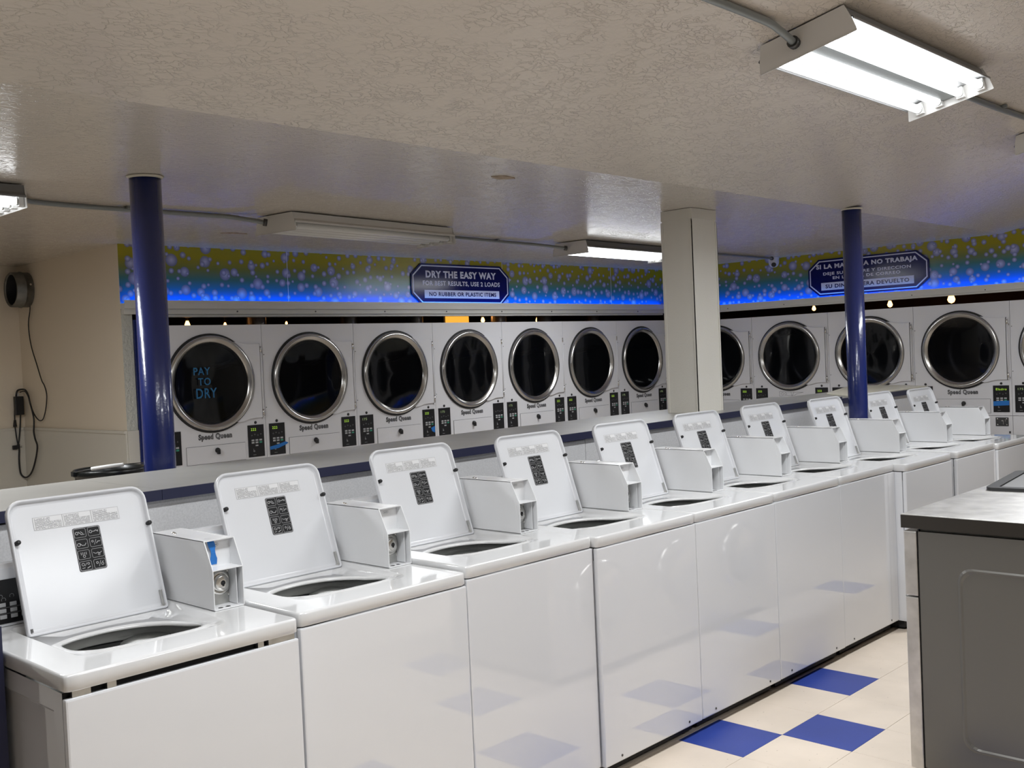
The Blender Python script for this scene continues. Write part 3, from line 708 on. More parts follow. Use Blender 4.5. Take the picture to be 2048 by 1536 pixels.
# first machine: front panel hangs lower and leaves a dark slot with two clips
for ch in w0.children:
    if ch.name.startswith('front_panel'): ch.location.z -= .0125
    if ch.name.startswith('slot_shade'): ch.data = ch.data.copy(); ch.data.materials[0] = M_KICK  # near black here, the shade in the slot is put into the colour
for a, b in ((.02, .065), (.105, .128), (W_ - .128, W_ - .11), (W_ - .095, W_ - .012)):
    MB().box(a, b, .006, .0205, H_ - LIP - .0175, H_ - LIP - .001).build('clip', M_GALV, w0, (0, 0, OFF[0][2]))
x, y, z = OFF[0]
mb = MB(); L = []
for k in range(9):
    zz = 1.117 - k * .0088; wd = .017 + .0025 * math.sin(k * 1.3) - (.004 if k in (3, 4, 5) else 0)
    yy = .331 - .004 * math.sin(k * .5); xx = .584 + .0012 * k
    L.append([(xx - wd / 2 - .003, yy, zz), (xx + wd / 2, yy - .001, zz), (xx + wd / 2, yy - .0018, zz), (xx - wd / 2 - .003, yy - .0008, zz)])
mb.loops(L, cap0=True, cap1=True)
tag(mb.build('painters_tape', M_TAPE, None, (x, y, z)), 'crumpled strip of blue tape inside the open coin box of the nearest washer', 'tape')
# ------------------------------------------------------------------ stacked tumble dryers
P_ = .8029; ZT = 1.9106
def make_dryer(label):
    t = thing('tumble_dryer', label, 'dryer', group='tumble dryers')
    g = .0015; xc, zc, hr = .397, 1.52, .287; zs = .9635
    mb = MB().box(g, P_ - g, .0135, .82, .02, ZT - .001)
    mb.f = [f for f in mb.f if f != [0, 1, 5, 4]]; mb.build('cabinet', M_DRYER, t)
    # upper front with the round opening
    N = 72; angs = [2 * math.pi * i / N for i in range(N)]
    for cx_, cz_ in ((g, zs), (P_ - g, zs), (P_ - g, ZT), (g, ZT)): angs.append(math.atan2(cz_ - zc, cx_ - xc) % (2 * math.pi))
    angs = sorted(set(round(a, 6) for a in angs))
    def edge(a):
        c, s = math.cos(a), math.sin(a)
        tx = ((P_ - g - xc) if c > 0 else (g - xc)) / c if abs(c) > 1e-9 else 1e9
        tz = ((ZT - zc) if s > 0 else (zs - zc)) / s if abs(s) > 1e-9 else 1e9
        r = min(tx, tz); return (xc + r * c, zc + r * s)
    hole = [(xc + hr * math.cos(a), zc + hr * math.sin(a)) for a in angs]; rim = [edge(a) for a in angs]
    mb = MB(); mb.loops([[(x, .013, z) for x, z in hole], [(x, 0, z) for x, z in hole], [(x, 0, z) for x, z in rim], [(x, .013, z) for x, z in rim]])
    mb.build('upper_front', M_DRYER, t)
    MB().box(g, P_ - g, 0, .013, .06, zs - .003, .0015).build('lower_front', M_DRYER, t)
    MB().box(.03, P_ - .03, .02, .06, 0, .0195).build('plinth', M_KICK, t)
    dr = MB().lathe([(hr + .003, .016), (hr + .012, .05), (.37, .06), (.37, .60), (.30, .62), (.001, .62)], (xc, 0, zc), axis='y', n=48).build('drum', M_BAFFLE, t)
    for a0 in (.35, 2.44, 4.53):
        mb = MB(); L = []
        for k in range(9):
            y = .08 + k * .062; a = a0 + .05 * math.sin(k * .7); 
            L.append([(xc + r * math.cos(a + da), y, zc + r * math.sin(a + da)) for r, da in ((.369, -.06), (.31, -.02), (.31, .02), (.369, .06))])
        mb.loops(L, closed=False).build('drum_lifter', M_BAFFLE, dr)
    # door
    d = MB().lathe([(.3215, -.010), (.3195, -.020), (.312, -.029), (.300, -.031), (.293, -.026), (.283, -.018), (.274, -.012), (.272, -.004)], (xc, 0, zc), axis='y', n=64).build('door', M_CHROME, t)
    MB().lathe([(.334, -.0005), (.334, -.007), (.320, -.011), (.312, -.004), (.312, -.0005)], (xc, 0, zc), axis='y', n=64).build('door_gasket', M_RUBBER, d)
    MB().lathe([(.001, .010), (.10, .008), (.20, .001), (.2725, -.008)], (xc, 0, zc), axis='y', n=48).build('door_glass', M_GLASS, d)
    MB().lathe([(.2725, -.004), (.262, -.006), (.256, .004), (.27, .012)], (xc, 0, zc), axis='y', n=48).build('glass_seal', M_RUBBER, d)
    arc = [(xc + .3235 * math.cos(math.radians(a)), zc + .3235 * math.sin(math.radians(a))) for a in range(-58, 60, 4)]
    outer = [(p.x, p.y) for p in spline([(arc[-1][0], arc[-1][1], 0), (.61, 1.787, 0), (.67, 1.777, 0), (.72, 1.776, 0)], 4)] + [(.772, 1.776), (.772, 1.262)] + [(p.x, p.y) for p in spline([(.72, 1.262, 0), (.67, 1.258, 0), (.61, 1.243, 0), (arc[0][0], arc[0][1], 0)], 4)]
    poly = arc + outer[1:-1]
    mb = MB(); mb.loops([[(x, -.0015, z) for x, z in poly], [(x, -.017, z) for x, z in poly]], cap0=True, cap1=True); mb.build('door_arm', M_DRYER, d, bevel=.003)
    MB().box(.7725, .7755, -.012, -.0005, 1.26, 1.777).build('hinge_gap', M_DARKMETAL, d)
    mb = MB().cyl((.782, -.012, 1.262), (.782, -.012, 1.762), .0058, 10); mb.box(.776, .792, -.006, -.0005, 1.25, 1.775); mb.build('hinge', M_DRYER, d)
    for z in (1.74, 1.30):
        mb = MB().cyl((.782, -.012, z - .02), (.782, -.012, z + .02), .0075, 10); mb.box(.782, .797, -.005, -.0005, z - .03, z - .016); mb.build('hinge_knuckle', M_LOCK, d)
    # badge
    bd = text_mb('Speed Queen', .279, .531, 1.132, 1.182, -.0015, .05).build('badge', M_BADGEK, t)
    text_mb('Speed Queen', .284, .526, 1.137, 1.177, -.003, .012).build('badge_lettering', M_BADGE, bd)
    # lint drawer
    rc = MB().box(.186, .632, -.0008, .001, .982, 1.103).build('drawer_recess', M_DARKMETAL, t)
    dw = MB().box(.188, .630, -.005, -.001, .984, 1.101, .001).build('lint_drawer', M_DRYER, t)
    mb = MB().lathe([(.018, -.005), (.018, -.012), (.014, -.022), (.010, -.026), (.001, -.027)], (.413, 0, 1.066), axis='y', n=16); mb.box(.404, .422, -.032, -.010, 1.040, 1.072, .004); mb.build('knob', M_BLACK, dw)
    # control panels left and right
    for x0 in (.024, .654):
        x1 = x0 + .128; z0, z1 = .992, 1.214
        pn = MB().box(x0, x1, -.004, -.0005, z0, z1, .001).build('control_panel', M_GLOSSBLACK, t)
        for r in range(2):
            for c_ in range(3):
                bx = x0 + .026 + c_ * .031; bz = z1 - .106 - r * .0165
                MB().box(bx, bx + .021, -.0058, -.0042, bz - .0055, bz + .0055).build('button', M_BTNG if (r == 1 and c_ == 2) else M_BTN, pn)
        MB().box(x0 + .056, x0 + .077, -.0058, -.0042, z1 - .148, z1 - .139).build('button', M_BTN, pn)
        mb = MB()
        for k in range(4): stroke(mb, circ(x0 + .03 + .024 * k, z1 - .072 + .006 * (k % 2), .004, 7), .001, -.0046, True)
        stroke(mb, [(x0 + .040, z1 - .165), (x0 + .040, z1 - .185), (x0 + .050, z1 - .185)], .002, -.0046)
        stroke(mb, circ(x0 + .043, z1 - .181, .005, 8), .0025, -.0046, True); stroke(mb, [(x0 + .034, z1 - .207), (x0 + .058, z1 - .207)], .002, -.0046)
        mb.build('panel_print', M_TEXTG, pn)
        MB().lathe([(.0105, -.0005), (.0105, -.002), (.008, -.004), (.001, -.004)], (x0 + .066, 0, 1.2305), axis='y', n=14).build('lock_dot', M_BLACK, t)
    # coin plate and latch on the lower front
    cp = MB().box(.668, .770, -.004, -.0005, .876, .948, .001).build('coin_plate', M_DARKMETAL, t)
    for x in (.682, .756):
        for z in (.889, .937): MB().lathe([(.001, -.0062), (.004, -.0062), (.0055, -.0042)], (x, 0, z), axis='y', n=8).build('coin_plate_screw', M_LOCK, cp)
    mb = MB().box(.727, .731, -.0065, -.0042, .890, .925); mb.cyl((.722, -.0042, .922), (.722, -.010, .922), .006, 10); mb.box(.744, .747, -.006, -.0042, .915, .935); mb.build('coin_slot', M_LOCK, cp)
    MB().box(.772, .785, -.003, -.0005, .816, .834).build('latch', M_DARKMETAL, t)
    for z in (1.70, 1.33): MB().lathe([(.001, -.002), (.003, -.002), (.004, -.0005)], (.012, 0, z), axis='y', n=8).build('panel_screw', M_DARKMETAL, t)
    return t
DL = ['white dryer with PAY TO DRY on its door, leftmost of the back row', 'white dryer second from left, blue tape across its left control panel',
      'white dryer third from left, torn blue tape on its right control panel', 'white dryer fourth from left in the back row, left of the English sign',
      'white dryer fifth from left in the back row, under the English sign', 'white dryer sixth from left in the back row', 'white dryer last in the back row, just left of the square pillar',
      'white dryer mostly hidden behind the square pillar, in the right hand row', 'white dryer with only an outline of its badge left, in the right hand row',
      'white dryer partly behind the right blue column', 'white dryer in the right hand row with a blue tape band above a coin plate',
      'white dryer cut off by the right edge of the photo']
d0 = make_dryer(DL[0])
dryers = [d0] + [dup(d0, label=l) for l in DL[1:]]
X0, YD, XR, YR = 3.0832, 3.872, 8.0566, 2.9459
for i, d in enumerate(dryers):
    if i < 7: d.location = (X0 + (i - 1) * P_, YD, 0)
    else: d.location = (XR, YR - (i - 8) * P_, -.0231); d.rotation_euler = (0, 0, -math.pi / 2)
    if i >= 7:
        for ch in d.children:
            if ch.name.startswith(('plinth', 'cabinet', 'lower_front')): pass
for d in dryers[7:]:
    pl = [c_ for c_ in d.children if c_.name.startswith('plinth')][0]; pl.location.z = .0231
    for c_ in d.children:
        if c_.name.startswith('cabinet'): c_.location.z = .004; c_.scale = (1, 1, (ZT - .006) / ZT)
# displays: digits differ from dryer to dryer
def panels(d): return [c_ for c_ in d.children if c_.name.startswith('control_panel')]
def digits(d, k, s, m, wd=.042):
    pn = sorted(panels(d), key=lambda o: min(v.co.x for v in o.data.vertices))[k]; x0 = (.024, .654)[k]
    text_mb(s, x0 + .024, x0 + .024 + wd, 1.174, 1.192, -.0046, .0).build('display_digits', m, pn)
for i, (a, b) in enumerate([('222', '222'), ('222', '222'), ('175', '222'), ('175', ''), ('175', '222'), ('222', '222'), ('175', '175'), ('175', '222'), ('222', '222'), ('175', '222'), ('175', 'Eladro'), ('175', '222')]):
    if a: digits(dryers[i], 0, a, M_DIGITW if a == '175' else M_DIGIT)
    if b: digits(dryers[i], 1, b, M_DIGITW if b == '175' else M_DIGIT, .085 if len(b) > 3 else .042)
# the second dryer of the right row has lost its badge, an outline is left
for ch in list(dryers[8].children):
    if ch.name.startswith('badge'):
        for k in list(ch.children): D.objects.remove(k)
        D.objects.remove(ch)
mb = MB()
for a, b in (((.28, 1.180), (.53, 1.170)), ((.28, 1.135), (.44, 1.142))): stroke(mb, [a, b], .002, -.0012)
stroke(mb, [(.28, 1.180), (.276, 1.172), (.284, 1.158), (.277, 1.146), (.28, 1.135)], .002, -.0012); stroke(mb, [(.40, 1.176), (.41, 1.135), (.43, 1.172)], .002, -.0012); stroke(mb, [(.44, 1.142), (.46, 1.158), (.53, 1.170)], .002, -.0012); stroke(mb, circ(.31, 1.158, .012, 9), .002, -.0012, True); stroke(mb, circ(.345, 1.158, .011, 9), .002, -.0012, True)
mb.build('badge_outline', M_TEXTD, dryers[8])
# PAY TO DRY painted on the first door
dg0 = [c_ for c_ in d0.children if c_.name.startswith('door')][0]
M_PAINT = mat('blue_window_paint', (.01, .13, .30), .5)
gl = dg0
for s, a, b, z0, z1 in (('PAY', .262, .385, 1.578, 1.628), ('TO', .293, .385, 1.508, 1.558), ('DRY', .275, .428, 1.422, 1.488)):
    text_mb(s, a, b, z0, z1, -.011, .012).build('painted_lettering', M_PAINT, gl)
# blue tape on control panels
def tape(parent_d, pts, y, label):
    mb = MB(); mb.loops([[(x, y, z) for x, z in pts], [(x, y - .0012, z) for x, z in pts]], cap0=True, cap1=True)
    o = mb.build('painters_tape', M_TAPE); o.matrix_world = Matrix.Translation(parent_d.location) @ Matrix.Rotation(parent_d.rotation_euler.z, 4, 'Z')
    return tag(o, label, 'tape')
tape(dryers[1], [(.020, 1.052), (.085, 1.062), (.150, 1.078), (.176, 1.068), (.158, 1.058), (.09, 1.036), (.024, 1.030)], -.0062, 'blue tape strip across the left control panel of the second dryer')
tape(dryers[2], [(.735, 1.062), (.752, 1.068), (.778, 1.075), (.776, 1.022), (.744, 1.035)], -.0062, 'torn piece of blue tape on the right control panel of the third dryer')
tape(dryers[10], [(.655, 1.082), (.781, 1.088), (.781, 1.050), (.655, 1.044)], -.0062, 'blue tape band on a right row dryer control panel, above the coin plate')

# ------------------------------------------------------------------ signs
def octa(x0, x1, z0, z1, cx_, cz_): return [(x0 + cx_, z0), (x1 - cx_, z0), (x1, z0 + cz_), (x1, z1 - cz_), (x1 - cx_, z1), (x0 + cx_, z1), (x0, z1 - cz_), (x0, z0 + cz_)]
def sign(label, wd, ht, lines, strip):
    t = thing('wall_sign', label, 'sign')
    q = octa(0, wd, 0, ht, .105, .088)
    mb = MB(); mb.loops([[(x, 0, z) for x, z in q], [(x, -.012, z) for x, z in q]], cap0=True, cap1=True); mb.build('board', M_SIGN, t)
    a, b = octa(.014, wd - .014, .014, ht - .014, .098, .083), octa(.024, wd - .024, .024, ht - .024, .093, .079)
    mb = MB(); mb.loops([[(x, -.0126, z) for x, z in a], [(x, -.0126, z) for x, z in b]]); mb.build('border', M_SIGNW, t)
    x0, x1, z0, z1 = strip[1:5]
    st = MB().box(x0, x1, -.0135, -.0121, z0, z1).build('white_strip', M_SIGNW, t)
    h = (z1 - z0)
    for m_ in text_mb(strip[0], strip[5], strip[6], z0 + h * .24, z1 - h * .24, -.0141, .03, words=True): m_.build('lettering', M_SIGN, st)
    for s, a, b, za, zb in lines:
        for m_ in text_mb(s, a, b, za, zb, -.0126, .045 if zb - za > .05 else .028, words=True): m_.build('lettering', M_SIGNW, t)
    return t
s1 = sign('navy octagonal sign reading DRY THE EASY WAY above the back row dryers', 1.138, .34,
          [('DRY THE EASY WAY', .156, .978, .222, .282), ('FOR BEST RESULTS, USE 2 LOADS', .122, 1.022, .153, .198)], ('NO RUBBER OR PLASTIC ITEMS', .136, 1.010, .055, .122, .186, .970))
s1.location = (4.59, 3.9995, 2.065)
s2 = sign('navy octagonal Spanish sign behind the right blue column', 1.138, .338,
          [('SI LA MAQUINA NO TRABAJA', .082, 1.042, .237, .291), ('DEJE SU NOMBRE Y DIRECCION', .150, .980, .181, .216), ('EN LA CAJA DE CORREO', .244, .884, .139, .174)], ('SU DINERO SERA DEVUELTO', .127, 1.004, .050, .120, .170, .962))
s2.location = (8.0995, 2.337, 2.045); s2.rotation_euler = (0, 0, -math.pi / 2)

# ------------------------------------------------------------------ fluorescent lights
def fixture(label, lit, L=1.26, group=None):
    t = thing('fluorescent_light', label, 'light', group=group)
    prof = [(-.003, -.062), (-.003, -.054), (-.026, -.040), (-.031, -.006), (-.339, -.006), (-.344, -.040), (-.367, -.054), (-.367, -.062),
            (-.364, -.062), (-.364, -.056), (-.338, -.046), (-.295, -.040), (-.245, -.050), (-.226, -.066), (-.160, -.066), (-.138, -.050), (-.085, -.040), (-.035, -.046), (-.006, -.056), (-.006, -.062)]
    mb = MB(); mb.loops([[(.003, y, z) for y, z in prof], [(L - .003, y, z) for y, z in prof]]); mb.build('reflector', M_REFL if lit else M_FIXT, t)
    ep = [(0, -.104), (-.37, -.104), (-.362, -.06), (-.345, -.006), (-.025, -.006), (-.008, -.06)]
    for x in (0, L - .003):
        e = MB().prism(ep, x, x + .003, ax='x'); e.box(min(x, x + .003) - (0 if x else 0), x + .003, -.368, -.002, -.106, -.102); e.build('end_plate', M_FIXT, t)
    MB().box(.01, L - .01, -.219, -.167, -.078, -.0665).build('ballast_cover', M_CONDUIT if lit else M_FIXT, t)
    for y in (-.062, -.146, -.240, -.326):
        tb = MB().cyl((.035, y, -.076), (L - .035, y, -.076), .0165, 14); tb.build('tube', M_TUBEON if lit else M_TUBEOFF, t)
        for a, b in ((.0275, .035), (L - .035, L - .0275)): MB().cyl((a, y, -.076), (b, y, -.076), .0168, 12).build('tube_cap', M_LOCK, t)
        for a, b in ((.0035, .027), (L - .027, L - .0035)): MB().box(a, b, y - .017, y + .017, -.098, -.050, .003).build('lamp_socket', M_WHITEP, t)
    if lit:
        ld = D.lights.new('lamp_light', 'AREA'); ld.shape = 'RECTANGLE'; ld.size = L - .08; ld.size_y = .30; ld.energy = LAMP_W; ld.color = (.955, .98, 1.0)
        lo = D.objects.new('lamp_light', ld); C.objects.link(lo); lo.parent = t; lo.location = (L / 2, -.185, -.112)
    return t
TILT = -math.atan(SL)
fx = fixture('large lit four tube fluorescent light on the sloped ceiling at top right', True)
fx.location = (2.332, -.522, ceil_z(-.522)); fx.rotation_euler = (TILT, 0, 0)
def fcopy(src, label, loc, rot, sc=None, group=None):
    o = dup(src, label=label); o.location = loc; o.rotation_euler = rot
    if sc: o.scale = sc
    if group: o['group'] = group
    return o
fcopy(fx, 'lit fluorescent light cut off by the right edge, next along the sloped ceiling', (4.955, -.522, ceil_z(-.522)), (TILT, 0, 0))
fcopy(fx, 'lit fluorescent light at the left edge of the ceiling, before the conduit', (-.425, 2.46, HC), (0, 0, 0), (1, .9, 1))
fcopy(fx, 'lit fluorescent light at the back ceiling beside the square pillar', (4.935, 2.755, HC), (0, 0, .05), (1.02, .9, .95))
for o in D.objects:
    if o.type == 'LIGHT' and o.parent and o.parent['label'].startswith('lit fluorescent light at the back'): o.data = o.data.copy(); o.data.energy = LAMP_W * .5
G = 'lit ceiling lights outside the picture'; GL = 'lit four tube ceiling light outside the picture'
fcopy(fx, 'lit ceiling light outside the picture, before the large lit light on its conduit', (-.29, -.522, ceil_z(-.522)), (TILT, 0, 0))
fcopy(fx, 'lit ceiling light outside the picture, on the ceiling ridge', (1.3, -3.25, ceil_z(-3.25)), (0, 0, 0))
off = fixture('unlit fluorescent light on the back ceiling above the English sign', False, 1.29)
off.location = (2.245, 2.578, HC); off.rotation_euler = (0, 0, .0905); off.scale = (1, .92, 1)

def conduit(label, pts, r=.0125, clamps=()):
    t = thing('conduit', label, 'conduit', (0, 0, 0))
    sp = spline(pts, 6); MB().tube(sp, r, 10).build('pipe', M_CONDUIT, t)
    for e, f in ((pts[0], pts[1]), (pts[-1], pts[-2])):
        a = Vector(e); d = (Vector(f) - a).normalized()
        MB().cyl(a, a + d * .02, r * 1.6, 12).build('connector', M_DARKMETAL, t)
    for c_ in clamps:
        a = Vector(c_); MB().box(a.x - .008, a.x + .008, a.y - .03, a.y + .03, a.z + r * .2, a.z + r * 1.25).build('clamp', M_CONDUIT, t)
    return t
zc_ = HC - .0165
conduit('grey conduit from the left light past the blue column to the unlit light', [(.848, 2.295, 2.392), (.93, 2.42, 2.42), (1.02, 2.51, zc_), (1.2, 2.53, zc_), (1.5, 2.534, zc_), (1.9, 2.525, zc_), (2.06, 2.51, 2.425), (2.222, 2.425, 2.395)], clamps=[(1.48, 2.534, zc_)])
conduit('thin grey conduit between the two back ceiling lights', [(3.556, 2.53, 2.395), (3.66, 2.60, 2.42), (3.8, 2.68, zc_), (4.4, 2.735, zc_), (4.72, 2.73, 2.424), (4.918, 2.60, 2.392)], .011, clamps=[(4.3, 2.73, zc_)])
conduit('grey conduit from beside the pillar to the white camera', [(6.23, 2.66, 2.395), (6.4, 2.64, zc_), (6.9, 2.60, zc_), (7.5, 2.60, zc_), (7.93, 2.62, zc_)], .011)
zs_ = lambda y: ceil_z(y) - .017
conduit('grey conduit running along the sloped ceiling into the large lit light', [(.975, -.70, zs_(-.70) - .035), (1.15, -.69, zs_(-.69)), (1.6, -.684, zs_(-.684)), (2.1, -.682, zs_(-.682)), (2.22, -.682, zs_(-.682) - .012), (2.33, -.682, zs_(-.682) - .04)], .0135)
conduit('grey conduit leaving the large lit light towards the right edge', [(3.596, -.69, zs_(-.69) - .04), (3.72, -.69, zs_(-.69)), (4.2, -.698, zs_(-.698)), (4.8, -.706, zs_(-.706)), (4.953, -.706, zs_(-.706) - .04)], .0135, clamps=[(4.28, -.70, zs_(-.70))])

# ------------------------------------------------------------------ camera dome, ceiling patches
t = thing('security_camera', 'white dome security camera under the ceiling beside the Spanish sign', 'camera', (8.0, 2.645, 0))
MB().lathe([(.052, HC - .001), (.052, HC - .016), (.049, HC - .02), (.049, HC - .045), (.0, HC - .045)], (0, 0, 0), n=28).build('base', M_CAMW, t)
MB().lathe([(.049, HC - .0455), (.047, HC - .06), (.038, HC - .082), (.022, HC - .094), (.001, HC - .097)], (0, 0, 0), n=28).build('dome', M_CAMW, t)
ax = Vector((-.80, -.42, -.42)).normalized(); c0 = Vector((0, 0, HC - .055))
MB().cyl(c0 + ax * .030, c0 + ax * .047, .024, 20, .022).build('lens', M_BLACK, t)
def patch(name, pts, m, y0):
    mb = MB(); mb.loops([[(x, y, HC - .0002) for x, y in pts], [(x, y, HC - .003) for x, y in pts]], cap0=True, cap1=True); o = mb.build(name, m); return tag(o, y0, 'patch')
patch('peeling_patch', [(2.455, .935), (2.475, .905), (2.50, .885), (2.535, .892), (2.575, .90), (2.595, .915), (2.57, .945), (2.545, .972), (2.50, .958)], M_PEEL, 'small brown peeling paint patch on the ceiling left of the square pillar')
patch('peeling_patch', [(2.43, 3.25), (2.46, 3.215), (2.52, 3.20), (2.585, 3.205), (2.60, 3.22), (2.56, 3.245), (2.50, 3.25), (2.46, 3.268)], M_PEEL, 'thin scuffed paint patch on the ceiling beside the unlit light')

# ------------------------------------------------------------------ hall corner: duct stub, adapter, cords, bucket
t = thing('duct_collar', 'round grey duct collar on the beige wall near the ceiling', 'duct', (WB, 5.455, 2.257))
MB().lathe([(.128, -.001), (.128, -.05), (.133, -.052), (.133, -.058), (.128, -.06), (.128, -.118), (.122, -.124), (.112, -.120), (.110, -.112)], (0, 0, 0), axis='x', n=40).build('collar', M_DUCT, t)
MB().lathe([(.110, -.113), (.106, -.10), (.104, -.02), (.103, -.0125)], (0, 0, 0), axis='x', n=40).build('dark_inside', M_KICK, t)  # inner wall coloured black to stand in for the shade inside the duct
MB().lathe([(.103, -.012), (.06, -.012), (.001, -.012)], (0, 0, 0), axis='x', n=32).build('damper_plate', M_BLACK, t)
MB().cyl((-.03, -.131, .03), (-.03, -.137, .03), .008, 8).build('screw', M_LOCK, t)
t = thing('power_adapter', 'black power adapter hung in the wall corner among looped cords', 'adapter', (2.075, 5.605, 0))
MB().box(-.032, .032, -.026, .012, 1.335, 1.475, .006).build('body', M_BLACK, t)
MB().box(-.012, .012, .0125, .026, 1.47, 1.50, .003).build('wall_hook', M_WHITEP, t)
cd = lambda pts, r: MB().tube(spline(pts, 5), r, 8)
cd([(2.062, 5.606, 1.476), (2.075, 5.606, 1.519), (2.098, 5.551, 1.525), (2.098, 5.506, 1.512), (2.098, 5.471, 1.478), (2.098, 5.446, 1.425), (2.098, 5.415, 1.366), (2.098, 5.394, 1.309), (2.098, 5.398, 1.256), (2.098, 5.408, 1.213), (2.098, 5.391, 1.161), (2.098, 5.359, 1.114), (2.098, 5.373, 1.061), (2.098, 5.407, 1.002), (2.098, 5.463, .931), (2.095, 5.522, .886), (2.088, 5.585, .867), (2.07, 5.61, .889), (2.062, 5.613, .934), (2.061, 5.613, 1.009), (2.066, 5.613, 1.073), (2.064, 5.613, 1.116)], .0065).build('power_cord', M_CORD, t, (-2.075, -5.605, 0))
cd([(2.085, 5.602, 1.337), (2.083, 5.610, 1.275), (2.077, 5.613, 1.211), (2.067, 5.613, 1.143), (2.062, 5.613, 1.116)], .0055).build('lead_cord', M_CORD, t, (-2.075, -5.605, 0))
cd([(2.048, 5.600, 1.43), (2.046, 5.611, 1.358), (2.045, 5.613, 1.3), (2.045, 5.613, 1.257), (2.049, 5.613, 1.192), (2.056, 5.613, 1.133), (2.06, 5.613, 1.114)], .005).build('lead_cord', M_CORD, t, (-2.075, -5.605, 0))
MB().cyl((2.046, 5.613, 1.30), (2.045, 5.613, 1.25), .008, 10, .014).build('cord_junction', M_CORD, t, (-2.075, -5.605, 0))
mb = MB().box(2.018, 2.052, 5.603, 5.623, 1.080, 1.112, .005); mb.box(2.052, 2.070, 5.606, 5.620, 1.085, 1.12, .003)
mb.build('plug', M_BLACK, t, (-2.075, -5.605, 0))
mb = MB(); mb.cyl((2.07, 5.61, 1.102), (2.086, 5.61, 1.104), .0025, 6); mb.cyl((2.07, 5.617, 1.092), (2.086, 5.617, 1.094), .0025, 6); mb.build('plug_pin', M_LOCK, t, (-2.075, -5.605, 0))
tag(cd([(2.112, 5.383, 2.133), (2.11, 5.385, 2.10), (2.11, 5.425, 1.998), (2.11, 5.4, 1.85), (2.11, 5.313, 1.7), (2.11, 5.247, 1.59), (2.11, 5.202, 1.548), (2.11, 5.172, 1.491), (2.11, 5.178, 1.434), (2.11, 5.208, 1.367), (2.11, 5.254, 1.309), (2.11, 5.307, 1.294), (2.11, 5.362, 1.308), (2.11, 5.416, 1.344), (2.11, 5.455, 1.392), (2.11, 5.486, 1.45), (2.108, 5.532, 1.499), (2.102, 5.56, 1.512), (2.09, 5.60, 1.505)], .0042).build('hanging_cord', M_CORD), 'thin black cord hanging from the duct collar to the adapter', 'cord')
t = thing('bucket', 'black bucket with white bail grip behind the grey counter', 'bucket', (1.165, 2.2, .026))
MB().lathe([(.001, .8005), (.125, .8005), (.13, .806), (.150, 1.125), (.156, 1.128), (.160, 1.135), (.160, 1.152), (.155, 1.158), (.148, 1.155), (.145, 1.13), (.122, .815), (.001, .812)], (0, 0, 0), n=40).build('pail', M_BUCKET, t)
for s in (-1, 1): MB().box(s * .162 - .012, s * .162 + .012, -.014, .014, 1.135, 1.158, .003).build('ear', M_BUCKET, t)
bp = [(-.165, 0, 1.148), (-.158, -.03, 1.158), (-.13, -.085, 1.168), (-.07, -.135, 1.176), (0, -.15, 1.179), (.07, -.135, 1.177), (.13, -.085, 1.170), (.158, -.03, 1.160), (.165, 0, 1.148)]
bl = MB().tube(spline(bp, 5), .002, 6).build('bail', M_DARKMETAL, t)
MB().tube(spline([(-.125, -.09, 1.1695), (-.07, -.135, 1.1765), (-.005, -.15, 1.179)], 6), .0085, 10).build('grip', M_WHITEP, bl)
t = thing('low_stand', 'low grey stand under the black bucket behind the counter', 'stand', (1.165, 2.2, 0))
MB().box(-.22, .22, -.2, .2, .79, .826).build('top', M_COUNTER, t)
for x in (-.2, .17):
    for y in (-.18, .15): MB().box(x, x + .03, y, y + .03, 0, .79).build('leg', M_DARKMETAL, t)

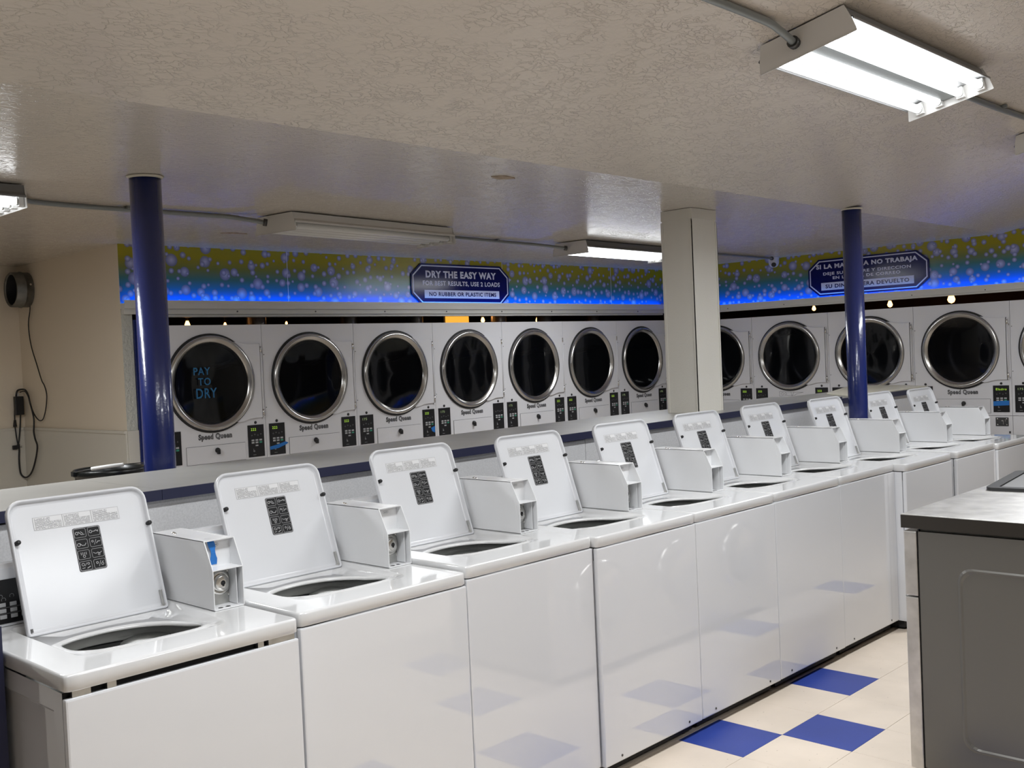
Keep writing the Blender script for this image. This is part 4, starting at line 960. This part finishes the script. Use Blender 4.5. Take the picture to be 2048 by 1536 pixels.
# ------------------------------------------------------------------ stainless machine at right
M_GREYP = mat('grey_side_paint', (.14, .136, .125), .32, .3)
t = thing('steel_cabinet', 'grey steel machine cabinet with stainless top at the right front', 'cabinet', (2.72, -.825, 0))
mb = MB().box(0.0025, 1.95, -.80, 0, .924, .975, .003).build('worktop', M_STEEL, t)
MB().box(0, .0022, -.80, -.0005, .9245, .9715).build('edge_trim', M_EDGE, t)
MB().box(.03, 1.92, -.76, -.058, .05, .9235).build('body', M_GREYP, t)
q = []
def rr(i): return rrect(-.735 + i, -.195 - i, .14 + i, .795 - i, .05, 6)
sp = rrect(-.765, -.0575, .045, .912, .004, 2)
mb = MB(); mb.loops([[(.0295, y, z) for y, z in sp], [(.014, y, z) for y, z in sp]])
def bridge_panel():
    bm = bmesh.new()
    ov = [bm.verts.new((.014, y, z)) for y, z in sp]; iv = [bm.verts.new((.014, y, z)) for y, z in rr(0)]
    eo = [bm.edges.new((ov[i], ov[(i + 1) % len(ov)])) for i in range(len(ov))]; ei = [bm.edges.new((iv[i], iv[(i + 1) % len(iv)])) for i in range(len(iv))]
    bmesh.ops.triangle_fill(bm, edges=eo + ei, use_beauty=True); return bm
mb.frombm(bridge_panel())
mb.loops([[(.014, y, z) for y, z in rr(0)], [(.0105, y, z) for y, z in rr(.006)], [(.0105, y, z) for y, z in rr(.010)], [(.0145, y, z) for y, z in rr(.016)]], cap1=True)
mb.build('side_panel', M_GREYP, t)
for k, (a, b) in enumerate(((.012, .66), (.664, 1.30), (1.304, 1.94))):
    MB().box(a, b, -.052, -.004, .675, .912, .004).build('upper_front', M_STEEL, t)
    lf = MB().box(a, b, -.052, -.004, .035, .670, .004).build('lower_front', M_STEEL, t)
    dr = MB().lathe([(.19, .0), (.19, .02), (.15, .03), (.145, .004), (.001, .002)], ((a + b) / 2, -.0035, .38), axis='y', n=32).build('round_door', M_CHROME, lf)
MB().box(.02, 1.93, -.0575, -.0525, .03, .918).build('front_gasket', M_BLACK, t)
MB().box(.05, 1.9, -.72, -.07, 0, .049).build('plinth', M_KICK, t)
hq = rrect(0, .62, -.50, 0, .035, 4); hi = rrect(.045, .575, -.455, -.045, .012, 3)
hr_ = (0, 0, math.radians(8))
mb = MB(); N_ = len(hq)
bm = bmesh.new()
ov = [bm.verts.new((x, y, .0135)) for x, y in hq]; iv = [bm.verts.new((x, y, .0135)) for x, y in hi]
bmesh.ops.triangle_fill(bm, edges=[bm.edges.new((ov[i], ov[(i + 1) % len(ov)])) for i in range(len(ov))] + [bm.edges.new((iv[i], iv[(i + 1) % len(iv)])) for i in range(len(iv))], use_beauty=True)
mb.frombm(bm); mb.loops([[(x, y, .0003) for x, y in hq], [(x, y, .0135) for x, y in hq]]); mb.loops([[(x, y, .0135) for x, y in hi], [(x, y, .008) for x, y in hi]])
h = thing('framed_tray', 'black framed flat tray lying on the stainless top at right', 'tray', (3.425, -.875, .975), math.radians(7))
mb.build('frame', M_RUBBER, h)
MB().box(.044, .576, -.456, -.044, .0005, .0075).build('pane', M_PANE, h)
